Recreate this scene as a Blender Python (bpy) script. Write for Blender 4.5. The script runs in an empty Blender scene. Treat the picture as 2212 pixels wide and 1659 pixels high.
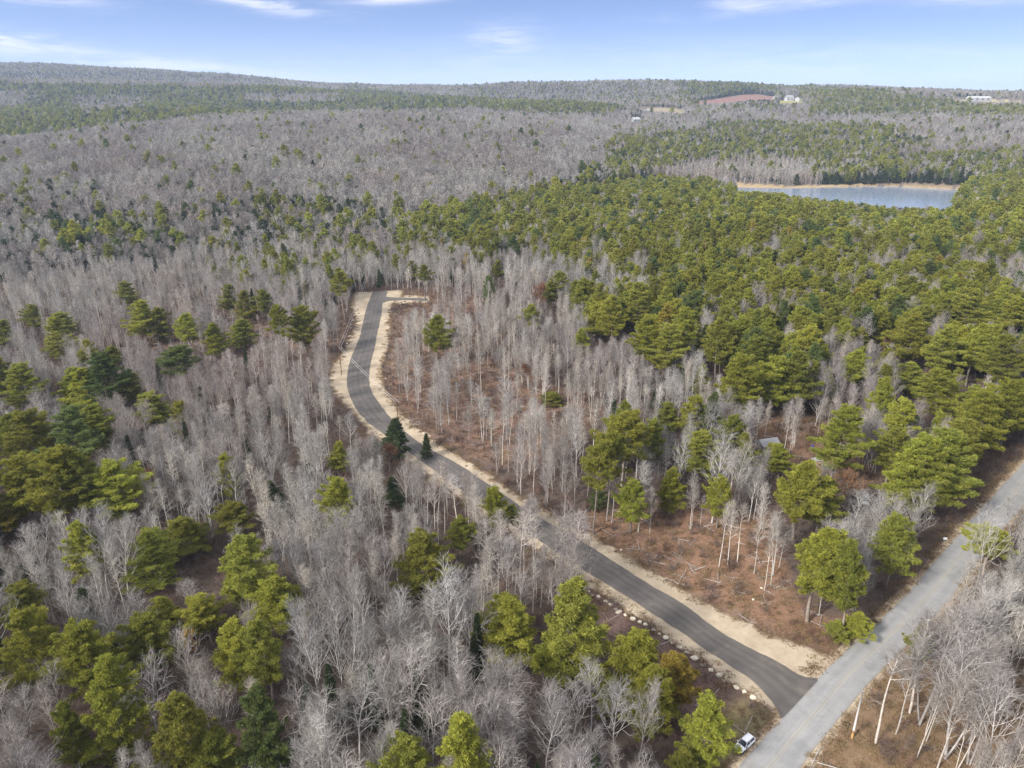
import bpy, math, random
import numpy as np
from mathutils import Vector, Matrix
R = math.radians
SC = bpy.context.scene
COL = SC.collection

# ------------------------------------------------------------------ camera
CAM_H, PITCH, FPX, PW, PH = 120.0, R(21.6), 1555.0, 2212.0, 1659.0
cd = bpy.data.cameras.new('camera'); cam = bpy.data.objects.new('camera', cd); COL.objects.link(cam)
cam.location = (0, 0, CAM_H); cam.rotation_euler = (R(90) - PITCH, 0, 0)
cd.sensor_width = 36; cd.lens = FPX / PW * 36; cd.clip_start = 1; cd.clip_end = 40000
SC.camera = cam

# ------------------------------------------------------------------ sky, sun, exposure
SUN_EL, SUN_ROT = R(33), R(-128)
SUN_STRENGTH, SUN_ANGLE, SKY_STRENGTH, EXPOSURE = 3.2, R(10), 0.102, 1.18
world = bpy.data.worlds.new('World'); SC.world = world; world.use_nodes = True
SC.view_settings.view_transform = 'Standard'; SC.view_settings.look = 'None'
SC.view_settings.exposure = EXPOSURE; SC.view_settings.gamma = 1
S_DIR = Vector((math.sin(SUN_ROT) * math.cos(SUN_EL), math.cos(SUN_ROT) * math.cos(SUN_EL), math.sin(SUN_EL)))
sl = bpy.data.lights.new('sun', 'SUN'); sl.energy = SUN_STRENGTH; sl.angle = SUN_ANGLE; sl.color = (1, 0.95, 0.88)
so = bpy.data.objects.new('sun', sl); COL.objects.link(so)
so.rotation_euler = S_DIR.to_track_quat('Z', 'Y').to_euler(); so.location = (0, 0, 500)
SC.cycles.max_bounces = 4; SC.cycles.diffuse_bounces = 2; SC.cycles.glossy_bounces = 2
SC.cycles.transmission_bounces = 2; SC.cycles.transparent_max_bounces = 4; SC.cycles.volume_bounces = 0
SC.cycles.use_adaptive_sampling = True; SC.cycles.adaptive_threshold = 0.012
SC.cycles.use_denoising = True; SC.cycles.denoising_input_passes = 'RGB_ALBEDO_NORMAL'; SC.cycles.denoising_prefilter = 'NONE'
SC.cycles.caustics_reflective = False; SC.cycles.caustics_refractive = False

class NT:                                     # small node helper
    def __init__(s, nt): s.t = nt
    def n(s, typ, **kw):
        x = s.t.nodes.new(typ)
        for k, v in kw.items():
            if k.startswith('i_'): x.inputs[int(k[2:])].default_value = v
            else: setattr(x, k, v)
        return x
    def l(s, a, b): s.t.links.new(a, b)
    def m(s, op, a, b=None, c=None):
        x = s.t.nodes.new('ShaderNodeMath'); x.operation = op
        for i, v in enumerate((a, b, c)):
            if v is None: continue
            if isinstance(v, (int, float)): x.inputs[i].default_value = v
            else: s.l(v, x.inputs[i])
        return x.outputs[0]
    def mix(s, fac, a, b, blend='MIX'):
        x = s.t.nodes.new('ShaderNodeMix'); x.data_type = 'RGBA'; x.blend_type = blend
        for i, v in ((0, fac), (6, a), (7, b)):
            if isinstance(v, (int, float)): x.inputs[i].default_value = v
            elif isinstance(v, tuple): x.inputs[i].default_value = (*v[:3], 1)
            else: s.l(v, x.inputs[i])
        return x.outputs[2]
    def noise(s, vec, scale, detail=3, rough=.55, dist=0):
        x = s.t.nodes.new('ShaderNodeTexNoise'); x.inputs['Scale'].default_value = scale
        x.inputs['Detail'].default_value = detail; x.inputs['Roughness'].default_value = rough
        x.inputs['Distortion'].default_value = dist
        if vec is not None: s.l(vec, x.inputs['Vector'])
        return x.outputs[0]
    def ramp(s, f, lo, hi):
        x = s.t.nodes.new('ShaderNodeMapRange'); x.inputs[1].default_value = lo; x.inputs[2].default_value = hi
        x.interpolation_type = 'SMOOTHSTEP'
        s.l(f, x.inputs[0]); return x.outputs[0]

def build_sky():
    w = NT(world.node_tree); w.t.nodes.clear()
    tc = w.n('ShaderNodeTexCoord')
    sx = w.n('ShaderNodeSeparateXYZ'); w.l(tc.outputs['Generated'], sx.inputs[0])
    X, Y, Z = sx.outputs
    # sample the air a little higher than the eye line so that the low sky keeps its blue
    z2 = w.m('ADD', w.m('MULTIPLY', w.m('MAXIMUM', Z, 0.0), 3.6), 0.20)
    cb = w.n('ShaderNodeCombineXYZ'); w.l(X, cb.inputs[0]); w.l(Y, cb.inputs[1]); w.l(z2, cb.inputs[2])
    nm = w.n('ShaderNodeVectorMath', operation='NORMALIZE'); w.l(cb.outputs[0], nm.inputs[0])
    sky = w.n('ShaderNodeTexSky', sky_type='NISHITA', sun_disc=False, sun_elevation=SUN_EL, sun_rotation=SUN_ROT,
              altitude=300, air_density=1.0, dust_density=0.3, ozone_density=3.0)
    w.l(nm.outputs[0], sky.inputs[0])
    az = w.m('ARCTAN2', X, Y); el = w.m('ARCSINE', Z)
    cv = w.n('ShaderNodeCombineXYZ'); w.l(w.m('MULTIPLY', az, 6.0), cv.inputs[0]); w.l(w.m('MULTIPLY', el, 42.0), cv.inputs[1])
    n1 = w.noise(cv.outputs[0], 1.1, 6, .6, .8)
    n2 = w.noise(cv.outputs[0], 3.3, 6, .6, .5)
    streak = w.ramp(w.m('ADD', w.m('MULTIPLY', n1, .7), w.m('MULTIPLY', n2, .3)), .36, .68)
    tot = None
    # centre (px, py), half size, slope, weight: thin wisps high over the far hills
    for (px, py, a, b, sl_, k) in ((20, 112, 95, 13, .10, .75), (10, 28, 36, 11, 0, .6), (590, 42, 110, 12, .12, .50),
            (330, 12, 90, 12, .04, .42), (915, 10, 125, 16, -.13, .85), (1085, 98, 75, 26, -.05, .28), (120, 48, 110, 14, .05, .25),
            (1990, 16, 330, 14, -.09, .45), (2150, 42, 130, 16, -.03, .3), (1570, 28, 50, 20, 0, .22), (1650, 150, 900, 40, 0, .10),
            (300, 150, 260, 14, .08, .3)):
        u0 = (px - 1106) / 1667.; v0 = (215 - py) / 1667.
        du = w.m('SUBTRACT', az, math.atan(u0)); dv = w.m('SUBTRACT', el, v0)
        dv = w.m('ADD', dv, w.m('MULTIPLY', du, sl_))
        e = w.m('ADD', w.m('POWER', w.m('ABSOLUTE', w.m('DIVIDE', du, a / 1667.)), 2), w.m('POWER', w.m('ABSOLUTE', w.m('DIVIDE', dv, b / 1667.)), 2))
        g = w.m('MULTIPLY', w.m('EXPONENT', w.m('MULTIPLY', e, -1.0)), k)
        tot = g if tot is None else w.m('ADD', tot, g)
    # wisp cover: masks times streak noise
    fac = w.m('MULTIPLY', w.m('MULTIPLY', tot, 1.9), streak)
    air = w.mix(1.0, sky.outputs[0], (1.38, 1.24, 1.27), 'MULTIPLY')   # tint brightens and warms the blue
    low = w.m('MULTIPLY', w.m('EXPONENT', w.m('MULTIPLY', w.m('MAXIMUM', el, 0.0), -30.0)), .72)
    air = w.mix(low, air, (5.2, 5.4, 5.75))
    cl = w.mix(w.m('MINIMUM', fac, .95), air, (5.9, 5.75, 6.0))
    fill_veil = w.m('MULTIPLY', w.ramp(el, .11, .55), w.m('ADD', .55, w.m('MULTIPLY', streak, .4)))      # bright cloud sheet added overhead, out of view, for soft fill light
    cl = w.mix(fill_veil, cl, (7.4, 7.3, 7.3))
    bg = w.n('ShaderNodeBackground'); bg.inputs[1].default_value = SKY_STRENGTH
    w.l(cl, bg.inputs[0])
    out = w.n('ShaderNodeOutputWorld'); w.l(bg.outputs[0], out.inputs[0])
build_sky()

# ------------------------------------------------------------------ projection helpers (photo measured at 2212 x 1659)
CT, ST = math.cos(PITCH), math.sin(PITCH)
def project(x, y, z):
    dz = z - CAM_H
    zc = y * CT - dz * ST; yc = y * ST + dz * CT
    zc = np.where(zc > 1, zc, 1)
    return 1106 + FPX * x / zc, 829.5 - FPX * yc / zc, zc
def pix_dir(px, py):
    u = (np.asarray(px, float) - 1106) / FPX; v = -(np.asarray(py, float) - 829.5) / FPX
    return u, CT + v * ST, -ST + v * CT
def inside(poly, x, y):
    x = np.asarray(x, float); y = np.asarray(y, float); r = np.zeros(x.shape, bool)
    n = len(poly)
    for i in range(n):
        x0, y0 = poly[i][0], poly[i][1]; x1, y1 = poly[(i + 1) % n][0], poly[(i + 1) % n][1]
        if y0 == y1: continue
        c = ((y0 > y) != (y1 > y)) & (x < (x1 - x0) * (y - y0) / (y1 - y0) + x0)
        r ^= c
    return r
def dist_poly(poly, x, y, closed=True):
    x = np.asarray(x, float); y = np.asarray(y, float); d = np.full(x.shape, 1e9)
    n = len(poly)
    for i in range(n if closed else n - 1):
        ax, ay = poly[i][0], poly[i][1]; bx, by = poly[(i + 1) % n][0], poly[(i + 1) % n][1]
        L = (bx - ax) ** 2 + (by - ay) ** 2 + 1e-9
        t = np.clip(((x - ax) * (bx - ax) + (y - ay) * (by - ay)) / L, 0, 1)
        d = np.minimum(d, np.hypot(x - ax - t * (bx - ax), y - ay - t * (by - ay)))
    return d

# ------------------------------------------------------------------ terrain heights (azimuth columns x distance rows, metres)
T_X = [-1500, -300, 0, 300, 600, 900, 1200, 1500, 1700, 1900, 2100, 2400, 3700]
T_R = [0, 150, 300, 450, 600, 700, 800, 1000, 1200, 1500, 1800, 2200, 2600, 3000, 3500, 4000, 5000, 6500, 12000]
T_E = [
 [0, 0, -2, -10, -15, -8, 0, 15, 27, 37, 36, 45, 72, 112, 152, 150, 260, 252, 200],
 [0, 0, -2, -10, -15, -8, 0, 15, 27, 37, 36, 45, 72, 112, 152, 150, 262, 255, 200],
 [0, 0, -2, -10, -15, -8, 0, 15, 27, 37, 36, 45, 72, 112, 152, 150, 260, 252, 200],
 [0, 0, -2, -8, -12, -4, 6, 26, 42, 58, 52, 60, 86, 118, 150, 146, 250, 232, 195],
 [0, 0, -1, -4, -10, -6, 4, 24, 42, 58, 64, 62, 80, 108, 136, 132, 206, 195, 172],
 [0, 0, 0, -1, -8, -8, 0, 20, 40, 62, 74, 68, 75, 92, 115, 136, 165, 158, 140],
 [0, 0, 0, 0, -4, -8, -6, 8, 24, 45, 55, 58, 72, 95, 130, 165, 160, 150, 140],
 [0, 0, 0, 0, 2, 4, 5, -8, -12, 2, 18, 48, 80, 110, 145, 162, 155, 140, 130],
 [0, 0, 0, 0, 2, 4, 3, -12, -12, 0, 18, 50, 82, 108, 140, 142, 136, 130, 125],
 [0, 0, 0, 0, 0, -1, -11, -12, -12, 2, 20, 52, 82, 105, 126, 130, 128, 122, 115],
 [0, 0, 0, 0, 0, 2, 2, -9, -12, 4, 24, 56, 84, 100, 110, 116, 116, 112, 108],
 [0, 0, 0, 0, 2, 6, 10, 14, 4, 12, 30, 60, 85, 102, 112, 118, 118, 114, 110],
 [0, 0, 0, 0, 2, 6, 10, 14, 10, 12, 30, 60, 85, 102, 112, 118, 118, 114, 110]]
def pchip(xs, ys, q):
    xs = np.array(xs, float); ys = np.array(ys, float); h = np.diff(xs); d = np.diff(ys) / h
    m = np.zeros_like(ys); m[0] = d[0]; m[-1] = d[-1]
    for i in range(1, len(xs) - 1):
        m[i] = 0 if d[i - 1] * d[i] <= 0 else 2 / (1 / d[i - 1] + 1 / d[i])
    i = np.clip(np.searchsorted(xs, q) - 1, 0, len(xs) - 2); t = (q - xs[i]) / h[i]
    return ((2*t**3 - 3*t**2 + 1) * ys[i] + (t**3 - 2*t**2 + t) * h[i] * m[i] + (-2*t**3 + 3*t**2) * ys[i + 1] + (t**3 - t**2) * h[i] * m[i + 1])
_LR = np.linspace(math.log(20), math.log(12000), 500)
_AZN = np.arctan((np.array(T_X) - 1106) / 1667.)
_AZ = np.linspace(_AZN[0], _AZN[-1], 240)
_tab = np.array([pchip(T_R, row, np.exp(_LR)) for row in T_E])
_DT = np.array([pchip(_AZN, _tab[:, j], _AZ) for j in range(len(_LR))]).T          # az x r
for _ in range(6):
    p = np.pad(_DT, ((1, 1), (0, 0)), mode='edge'); _DT = (p[:-2] + 2 * p[1:-1] + p[2:]) / 4
def _base_E(x, y):
    r = np.hypot(x, y); az = np.arctan2(x, np.maximum(y, 1e-6))
    az = np.where(y <= 0, np.sign(x) * 1.2, az)
    a = np.clip((az - _AZ[0]) / (_AZ[1] - _AZ[0]), 0, len(_AZ) - 1.001); b = np.clip((np.log(np.maximum(r, 21)) - _LR[0]) / (_LR[1] - _LR[0]), 0, len(_LR) - 1.001)
    i = a.astype(int); j = b.astype(int); a -= i; b -= j
    e = (_DT[i, j] * (1 - a) + _DT[i + 1, j] * a) * (1 - b) + (_DT[i, j + 1] * (1 - a) + _DT[i + 1, j + 1] * a) * b
    k = np.clip((r - 700) / 2500, 0, 1)
    w = np.sin(x / 61 + 1.3 * np.sin(y / 97)) * np.sin(y / 73 + .7) * .35
    k3 = np.clip((r - 1500) / 1500, 0, 1)
    fold = 22 * np.sin(r / 215 + 2.2 * np.sin(np.arctan2(x, np.maximum(y, 1)) * 5 + 1)) * k3
    e = e + fold
    w2 = (np.sin(x / 210 + 2 * np.sin(y / 330)) + np.sin(y / 260 + 1.5 * np.sin(x / 410))) * 5 * k + np.sin(x / 90 + np.sin(y / 120) * 2) * 2.5 * k
    return e + w + w2
POND_Z = -11.5
def px_at_z(pts, z):
    o = []
    for (a, b) in pts:
        dx, dy, dz = pix_dir(a, b); t = (z - CAM_H) / dz; o.append((float(dx * t), float(dy * t)))
    return o
POND_PX = [(1578, 404.5), (1640, 406.5), (1700, 407), (1780, 404.5), (1860, 401.8), (1935, 402), (2000, 404.5), (2050, 407.5), (2095, 409), (2085, 425),
           (2065, 450), (2000, 458), (1900, 455), (1800, 445), (1690, 432), (1600, 418)]
POND = px_at_z(POND_PX, POND_Z)
_pb = (min(p[0] for p in POND) - 300, max(p[0] for p in POND) + 300, min(p[1] for p in POND) - 300, max(p[1] for p in POND) + 300)
def ground_z(x, y):
    x = np.atleast_1d(np.asarray(x, float)); y = np.atleast_1d(np.asarray(y, float))
    e = _base_E(x, y)
    m = (x > _pb[0]) & (x < _pb[1]) & (y > _pb[2]) & (y < _pb[3])
    if m.any():
        xi, yi = x[m], y[m]; d = dist_poly(POND, xi, yi); ins = inside(POND, xi, yi); ee = e[m]
        ee = np.where(ins, np.minimum(ee, POND_Z - np.minimum(3, d * .06)), np.maximum(ee, POND_Z + np.minimum(1.2, d * .03)))
        e[m] = ee
    return e
_RR = np.exp(np.linspace(math.log(60), math.log(9000), 900))
def ray_ground(px, py, off=0.):
    dx, dy, dz = pix_dir(px, py); hl = math.hypot(dx, dy)
    xs, ys = dx / hl * _RR, dy / hl * _RR
    zr = CAM_H + dz / hl * _RR; g = ground_z(xs, ys) + off
    k = np.argmax(zr < g)
    if k == 0: k = len(_RR) - 1
    f0 = zr[k - 1] - g[k - 1]; f1 = zr[k] - g[k]; t = f0 / (f0 - f1)
    r = _RR[k - 1] + t * (_RR[k] - _RR[k - 1])
    return dx / hl * r, dy / hl * r
def gz(x, y): return float(ground_z([x], [y])[0])

# ------------------------------------------------------------------ object helpers
def tag(o, label=None, cat=None, group=None, kind=None):
    if label: o['label'] = label
    if cat: o['category'] = cat
    if group: o['group'] = group
    if kind: o['kind'] = kind
    return o
def empty(name, loc=(0, 0, 0), rz=0.):
    o = bpy.data.objects.new(name, None); COL.objects.link(o); o.location = loc; o.rotation_euler = (0, 0, rz); o.empty_display_size = .5
    return o
def mesh_from(name, V, F, mats=(), smooth=False, mi=None, tint=None):
    me = bpy.data.meshes.new(name); V = np.asarray(V, np.float32); F = np.asarray(F, np.int32)
    nf, k = F.shape
    me.vertices.add(len(V)); me.vertices.foreach_set('co', V.ravel())
    me.loops.add(nf * k); me.loops.foreach_set('vertex_index', F.ravel())
    me.polygons.add(nf); me.polygons.foreach_set('loop_start', np.arange(nf, dtype=np.int32) * k)
    if smooth: me.polygons.foreach_set('use_smooth', np.ones(nf, bool))
    for m in mats: me.materials.append(m)
    if mi is not None: me.polygons.foreach_set('material_index', np.asarray(mi, np.int32))
    me.update(calc_edges=True)
    if tint is not None:
        a = me.attributes.new('tint', 'FLOAT', 'POINT'); a.data.foreach_set('value', np.asarray(tint, np.float32))
    return me
def link(name, me, parent=None, loc=None):
    o = bpy.data.objects.new(name, me); COL.objects.link(o)
    if parent: o.parent = parent
    if loc is not None: o.location = loc
    return o
class MB:                                     # collects boxes, tubes and free faces as one mesh
    def __init__(s): s.v = []; s.f = []; s.n = 0
    def add(s, V, F):
        s.v += [tuple(map(float, p)) for p in V]; s.f += [tuple(i + s.n for i in q) for q in F]; s.n = len(s.v)
    def box(s, c, d, rz=0., taper=1.):
        x, y, z = d[0] / 2, d[1] / 2, d[2] / 2; ca, sa = math.cos(rz), math.sin(rz); P = []
        for k, t in ((-1, 1), (1, taper)):
            for (a, b) in ((-1, -1), (1, -1), (1, 1), (-1, 1)):
                X, Y = a * x * t, b * y * t; P.append((c[0] + X * ca - Y * sa, c[1] + X * sa + Y * ca, c[2] + k * z))
        s.add(P, [(3, 2, 1, 0), (4, 5, 6, 7), (0, 1, 5, 4), (1, 2, 6, 5), (2, 3, 7, 6), (3, 0, 4, 7)])
    def tube(s, pts, rad, n=8, cap=True):
        pts = [Vector(p) for p in pts]; rad = rad if isinstance(rad, (list, tuple)) else [rad] * len(pts); V = []; F = []
        for i, p in enumerate(pts):
            d = (pts[min(i + 1, len(pts) - 1)] - pts[max(i - 1, 0)]).normalized()
            a = Vector((0, 0, 1)) if abs(d.z) < .9 else Vector((1, 0, 0)); u = d.cross(a).normalized(); w = d.cross(u)
            for k in range(n):
                t = 2 * math.pi * k / n; V.append(p + (u * math.cos(t) + w * math.sin(t)) * rad[i])
        for i in range(len(pts) - 1):
            for k in range(n): F.append((i * n + k, i * n + (k + 1) % n, (i + 1) * n + (k + 1) % n, (i + 1) * n + k))
        if cap: F.append(tuple(range(n))); F.append(tuple(range((len(pts) - 1) * n, len(pts) * n))[::-1])
        s.add(V, F)
    def mesh(s, name, mat, smooth=False):
        me = bpy.data.meshes.new(name); me.from_pydata(s.v, [], s.f)
        if mat: me.materials.append(mat)
        if smooth: me.polygons.foreach_set('use_smooth', np.ones(len(me.polygons), bool))
        me.update(); return me
    def obj(s, name, mat, parent=None, smooth=False, loc=None): return link(name, s.mesh(name, mat, smooth), parent, loc)

# ------------------------------------------------------------------ materials
def new_mat(name):
    m = bpy.data.materials.new(name); m.use_nodes = True; t = NT(m.node_tree); t.t.nodes.clear()
    return m, t
def finish(t, bsdf): o = t.n('ShaderNodeOutputMaterial'); t.l(bsdf, o.inputs[0])
def principled(t, col, rough=.9, spec=.2, bump=None, metal=0.):
    b = t.n('ShaderNodeBsdfPrincipled')
    if isinstance(col, tuple): b.inputs['Base Color'].default_value = (*col, 1)
    else: t.l(col, b.inputs['Base Color'])
    if isinstance(rough, (int, float)): b.inputs['Roughness'].default_value = rough
    else: t.l(rough, b.inputs['Roughness'])
    b.inputs['Specular IOR Level'].default_value = spec; b.inputs['Metallic'].default_value = metal
    if bump is not None:
        n = t.n('ShaderNodeBump'); n.inputs['Strength'].default_value = bump[1]; n.inputs['Distance'].default_value = bump[2]
        t.l(bump[0], n.inputs['Height']); t.l(n.outputs[0], b.inputs['Normal'])
    return b.outputs[0]
def simple(name, col, rough=.7, spec=.3, var=.12, scale=3., metal=0.):
    m, t = new_mat(name); g = t.n('ShaderNodeTexCoord')
    n = t.noise(g.outputs['Object'], scale, 4)
    c = t.mix(n, tuple(v * (1 - var) for v in col), tuple(min(1, v * (1 + var)) for v in col))
    finish(t, principled(t, c, rough, spec, None, metal)); return m
def bark(name, c0, c1, scale=1.2):
    m, t = new_mat(name); g = t.n('ShaderNodeTexCoord'); oi = t.n('ShaderNodeObjectInfo')
    n = t.noise(g.outputs['Object'], scale, 4, .6)
    c = t.mix(t.ramp(n, .3, .7), c0, c1)
    h = t.n('ShaderNodeHueSaturation'); t.l(c, h.inputs['Color'])
    t.l(t.m('ADD', t.m('MULTIPLY', oi.outputs['Random'], .55), .72), h.inputs['Value'])
    t.l(t.m('ADD', t.m('MULTIPLY', t.m('FRACT', t.m('MULTIPLY', oi.outputs['Random'], 7.3)), .7), .65), h.inputs['Saturation'])
    st = t.noise(oi.outputs['Location'], .009, 3, .6)             # stands of different species differ
    c2 = t.mix(t.m('MULTIPLY', t.ramp(st, .40, .62), .8), h.outputs[0], (.78, .71, .72), 'MULTIPLY')
    c2 = t.mix(t.m('MULTIPLY', t.ramp(t.noise(oi.outputs['Location'], .021, 2), .5, .68), .5), c2, (1.25, 1.2, 1.12), 'MULTIPLY')
    b = t.n('ShaderNodeBsdfDiffuse'); t.l(c2, b.inputs[0]); finish(t, b.outputs[0]); return m
def needles(name, c0, c1, trans=.42):
    m, t = new_mat(name); at = t.n('ShaderNodeAttribute', attribute_name='tint'); oi = t.n('ShaderNodeObjectInfo')
    c = t.mix(at.outputs['Fac'], c0, c1)
    h = t.n('ShaderNodeHueSaturation'); t.l(c, h.inputs['Color'])
    t.l(t.m('ADD', t.m('MULTIPLY', oi.outputs['Random'], .022), .49), h.inputs['Hue'])
    t.l(t.m('ADD', t.m('MULTIPLY', t.m('FRACT', t.m('MULTIPLY', oi.outputs['Random'], 5.7)), .5), .78), h.inputs['Value'])
    d = t.n('ShaderNodeBsdfDiffuse'); t.l(h.outputs[0], d.inputs[0])
    tr = t.n('ShaderNodeBsdfTranslucent'); t.l(h.outputs[0], tr.inputs[0])
    mx = t.n('ShaderNodeMixShader'); mx.inputs[0].default_value = trans; t.l(d.outputs[0], mx.inputs[1]); t.l(tr.outputs[0], mx.inputs[2])
    finish(t, mx.outputs[0]); return m
M = {}
M['hard_bark'] = bark('hardwood_bark', (.32, .302, .28), (.48, .462, .435))
M['hard_twig'] = bark('hardwood_twig', (.225, .21, .198), (.335, .318, .30))
M['pale_bark'] = bark('aspen_bark', (.40, .375, .335), (.58, .55, .50))
M['pale_twig'] = bark('aspen_twig', (.30, .278, .25), (.42, .395, .36))
M['pine_bark'] = bark('pine_bark', (.17, .145, .125), (.27, .24, .215))
M['brush'] = bark('brush_twig', (.135, .093, .08), (.215, .16, .138))
M['pine0'] = needles('needles_yellow_green', (.20, .215, .04), (.43, .415, .07))
M['pine1'] = needles('needles_mid_green', (.175, .19, .042), (.37, .36, .068))
M['pine2'] = needles('needles_deep_green', (.095, .132, .048), (.20, .235, .072))
M['pine3'] = needles('needles_golden', (.25, .205, .045), (.50, .40, .08))
M['spruce'] = needles('needles_spruce', (.042, .062, .03), (.088, .108, .045), .25)
M['russet'] = needles('russet_leaves', (.17, .085, .045), (.29, .15, .08), .3)

# ------------------------------------------------------------------ roads and verges (edge lines traced, then laid on the terrain)
def smooth_line(pts, n):
    P = np.array(pts, float); P = np.vstack([2 * P[0] - P[1], P, 2 * P[-1] - P[-2]]); out = []
    for i in range(1, len(P) - 2):
        for t in np.linspace(0, 1, 12, endpoint=False):
            a, b, c, d = P[i - 1], P[i], P[i + 1], P[i + 2]
            out.append(.5 * (2 * b + (c - a) * t + (2 * a - 5 * b + 4 * c - d) * t * t + (3 * b - a - 3 * c + d) * t ** 3))
    out.append(P[-2]); out = np.array(out)
    s = np.r_[0, np.cumsum(np.hypot(*np.diff(out, axis=0).T))]; q = np.linspace(0, s[-1], n)
    return np.c_[np.interp(q, s, out[:, 0]), np.interp(q, s, out[:, 1])]
def world_line(px, n): return smooth_line([ray_ground(a, b) for a, b in px], n)
def ribbon(name, A, B, z_in, z_edge, nx, mat, jag=0., seed=1):
    rg = np.random.default_rng(seed); n = len(A); V = []; F = []; E = []; U = []
    ja = np.interp(np.arange(n), np.arange(0, n, 2), rg.normal(0, jag, len(range(0, n, 2)))) + rg.normal(0, jag * .5, n)
    jb = np.interp(np.arange(n), np.arange(0, n, 2), rg.normal(0, jag, len(range(0, n, 2)))) + rg.normal(0, jag * .5, n)
    d = B - A; w = np.hypot(d[:, 0], d[:, 1])[:, None]; d = d / w
    A = A + d * ja[:, None]; B = B + d * jb[:, None]; s = 0
    for i in range(n):
        if i: s += float(np.hypot(*((A[i] + B[i]) / 2 - (A[i - 1] + B[i - 1]) / 2)))
        for k in range(nx + 1):
            t = k / nx; p = A[i] * (1 - t) + B[i] * t
            V.append((p[0], p[1], gz(*p) + (z_edge if k in (0, nx) else z_in))); E.append(min(t, 1 - t) * 2 * float(w[i, 0]) / 2); U.append((t, s))
    for i in range(n - 1):
        for k in range(nx):
            a = i * (nx + 1) + k; F.append((a, a + 1, a + nx + 2, a + nx + 1))
    F = np.array(F)
    v = np.array(V); q = F[0]; nrm = np.cross(v[q[1]] - v[q[0]], v[q[2]] - v[q[0]])
    if nrm[2] < 0: F = F[:, ::-1]
    me = mesh_from(name, V, F, [mat], True)
    a = me.attributes.new('edge', 'FLOAT', 'POINT'); a.data.foreach_set('value', np.array(E, np.float32))
    a = me.attributes.new('across', 'FLOAT_VECTOR', 'POINT'); a.data.foreach_set('vector', np.array([(u, s_, 0) for u, s_ in U], np.float32).ravel())
    o = link(name, me); o['kind'] = 'structure'; return o
def road_mat(name, c0, c1, track, cen=None):
    m, t = new_mat(name); g = t.n('ShaderNodeNewGeometry'); at = t.n('ShaderNodeAttribute', attribute_name='across')
    sp = t.n('ShaderNodeSeparateXYZ'); t.l(at.outputs['Vector'], sp.inputs[0])
    st = t.n('ShaderNodeCombineXYZ'); t.l(t.m('MULTIPLY', sp.outputs[0], 9), st.inputs[0]); t.l(t.m('MULTIPLY', sp.outputs[1], .05), st.inputs[1])
    n1 = t.noise(st.outputs[0], 1.0, 4, .6); n2 = t.noise(g.outputs['Position'], .35, 5, .6); n3 = t.noise(g.outputs['Position'], 5., 4, .7)
    f = t.m('ADD', t.m('ADD', t.m('MULTIPLY', n1, .30), t.m('MULTIPLY', n2, .55)), t.m('MULTIPLY', n3, .15))
    c = t.mix(t.ramp(f, .3, .7), c0, c1)
    if track:                                    # worn wheel paths run along the lane
        w = t.m('ABSOLUTE', t.m('SINE', t.m('MULTIPLY', sp.outputs[0], math.pi * 4)))
        c = t.mix(t.m('MULTIPLY', t.ramp(w, .5, 1.), track), c, tuple(v * 1.3 for v in c1))
        k = t.m('SUBTRACT', 1, t.ramp(t.m('ABSOLUTE', t.m('SUBTRACT', t.m('ADD', sp.outputs[0], t.m('MULTIPLY', n2, .02)), .51)), .003, .012)); c = t.mix(t.m('MULTIPLY', k, .55), c, (.04, .036, .034))
        c = t.mix(t.m('MULTIPLY', t.ramp(t.noise(g.outputs['Position'], .16, 5, .7), .54, .72), .4), c, (.20, .17, .135))      # dust tracked over the new surface
    if cen:
        c = t.mix(t.m('MULTIPLY', t.ramp(t.noise(g.outputs['Position'], .12, 4, .7), .55, .62), .35), c, (.17, .17, .172))        # darker old patches
        k = t.m('SUBTRACT', 1, t.ramp(t.m('ABSOLUTE', t.m('SUBTRACT', sp.outputs[0], .5)), .01, .09))
        c = t.mix(t.m('MULTIPLY', t.m('MULTIPLY', k, n1), cen), c, (.36, .33, .27))
        cr = t.n('ShaderNodeTexVoronoi', feature='DISTANCE_TO_EDGE'); cr.inputs['Scale'].default_value = .22; t.l(g.outputs['Position'], cr.inputs['Vector'])
        k = t.m('SUBTRACT', 1, t.ramp(cr.outputs[0], 0, .012)); c = t.mix(t.m('MULTIPLY', t.m('MULTIPLY', k, t.ramp(n2, .45, .6)), .35), c, (.13, .13, .13))
    e = t.n('ShaderNodeAttribute', attribute_name='edge')
    k = t.m('SUBTRACT', 1, t.ramp(t.m('ADD', e.outputs['Fac'], t.m('MULTIPLY', n3, .8)), .3, .9)); c = t.mix(t.m('MULTIPLY', k, .5), c, (.25, .21, .16))
    finish(t, principled(t, c, .85, .25, (n3, .12, .02))); return m
M['new_road'] = road_mat('fresh_asphalt', (.076, .068, .063), (.108, .098, .091), .25)
M['old_road'] = road_mat('worn_asphalt', (.205, .205, .205), (.275, .274, .27), .12, .8)
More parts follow.
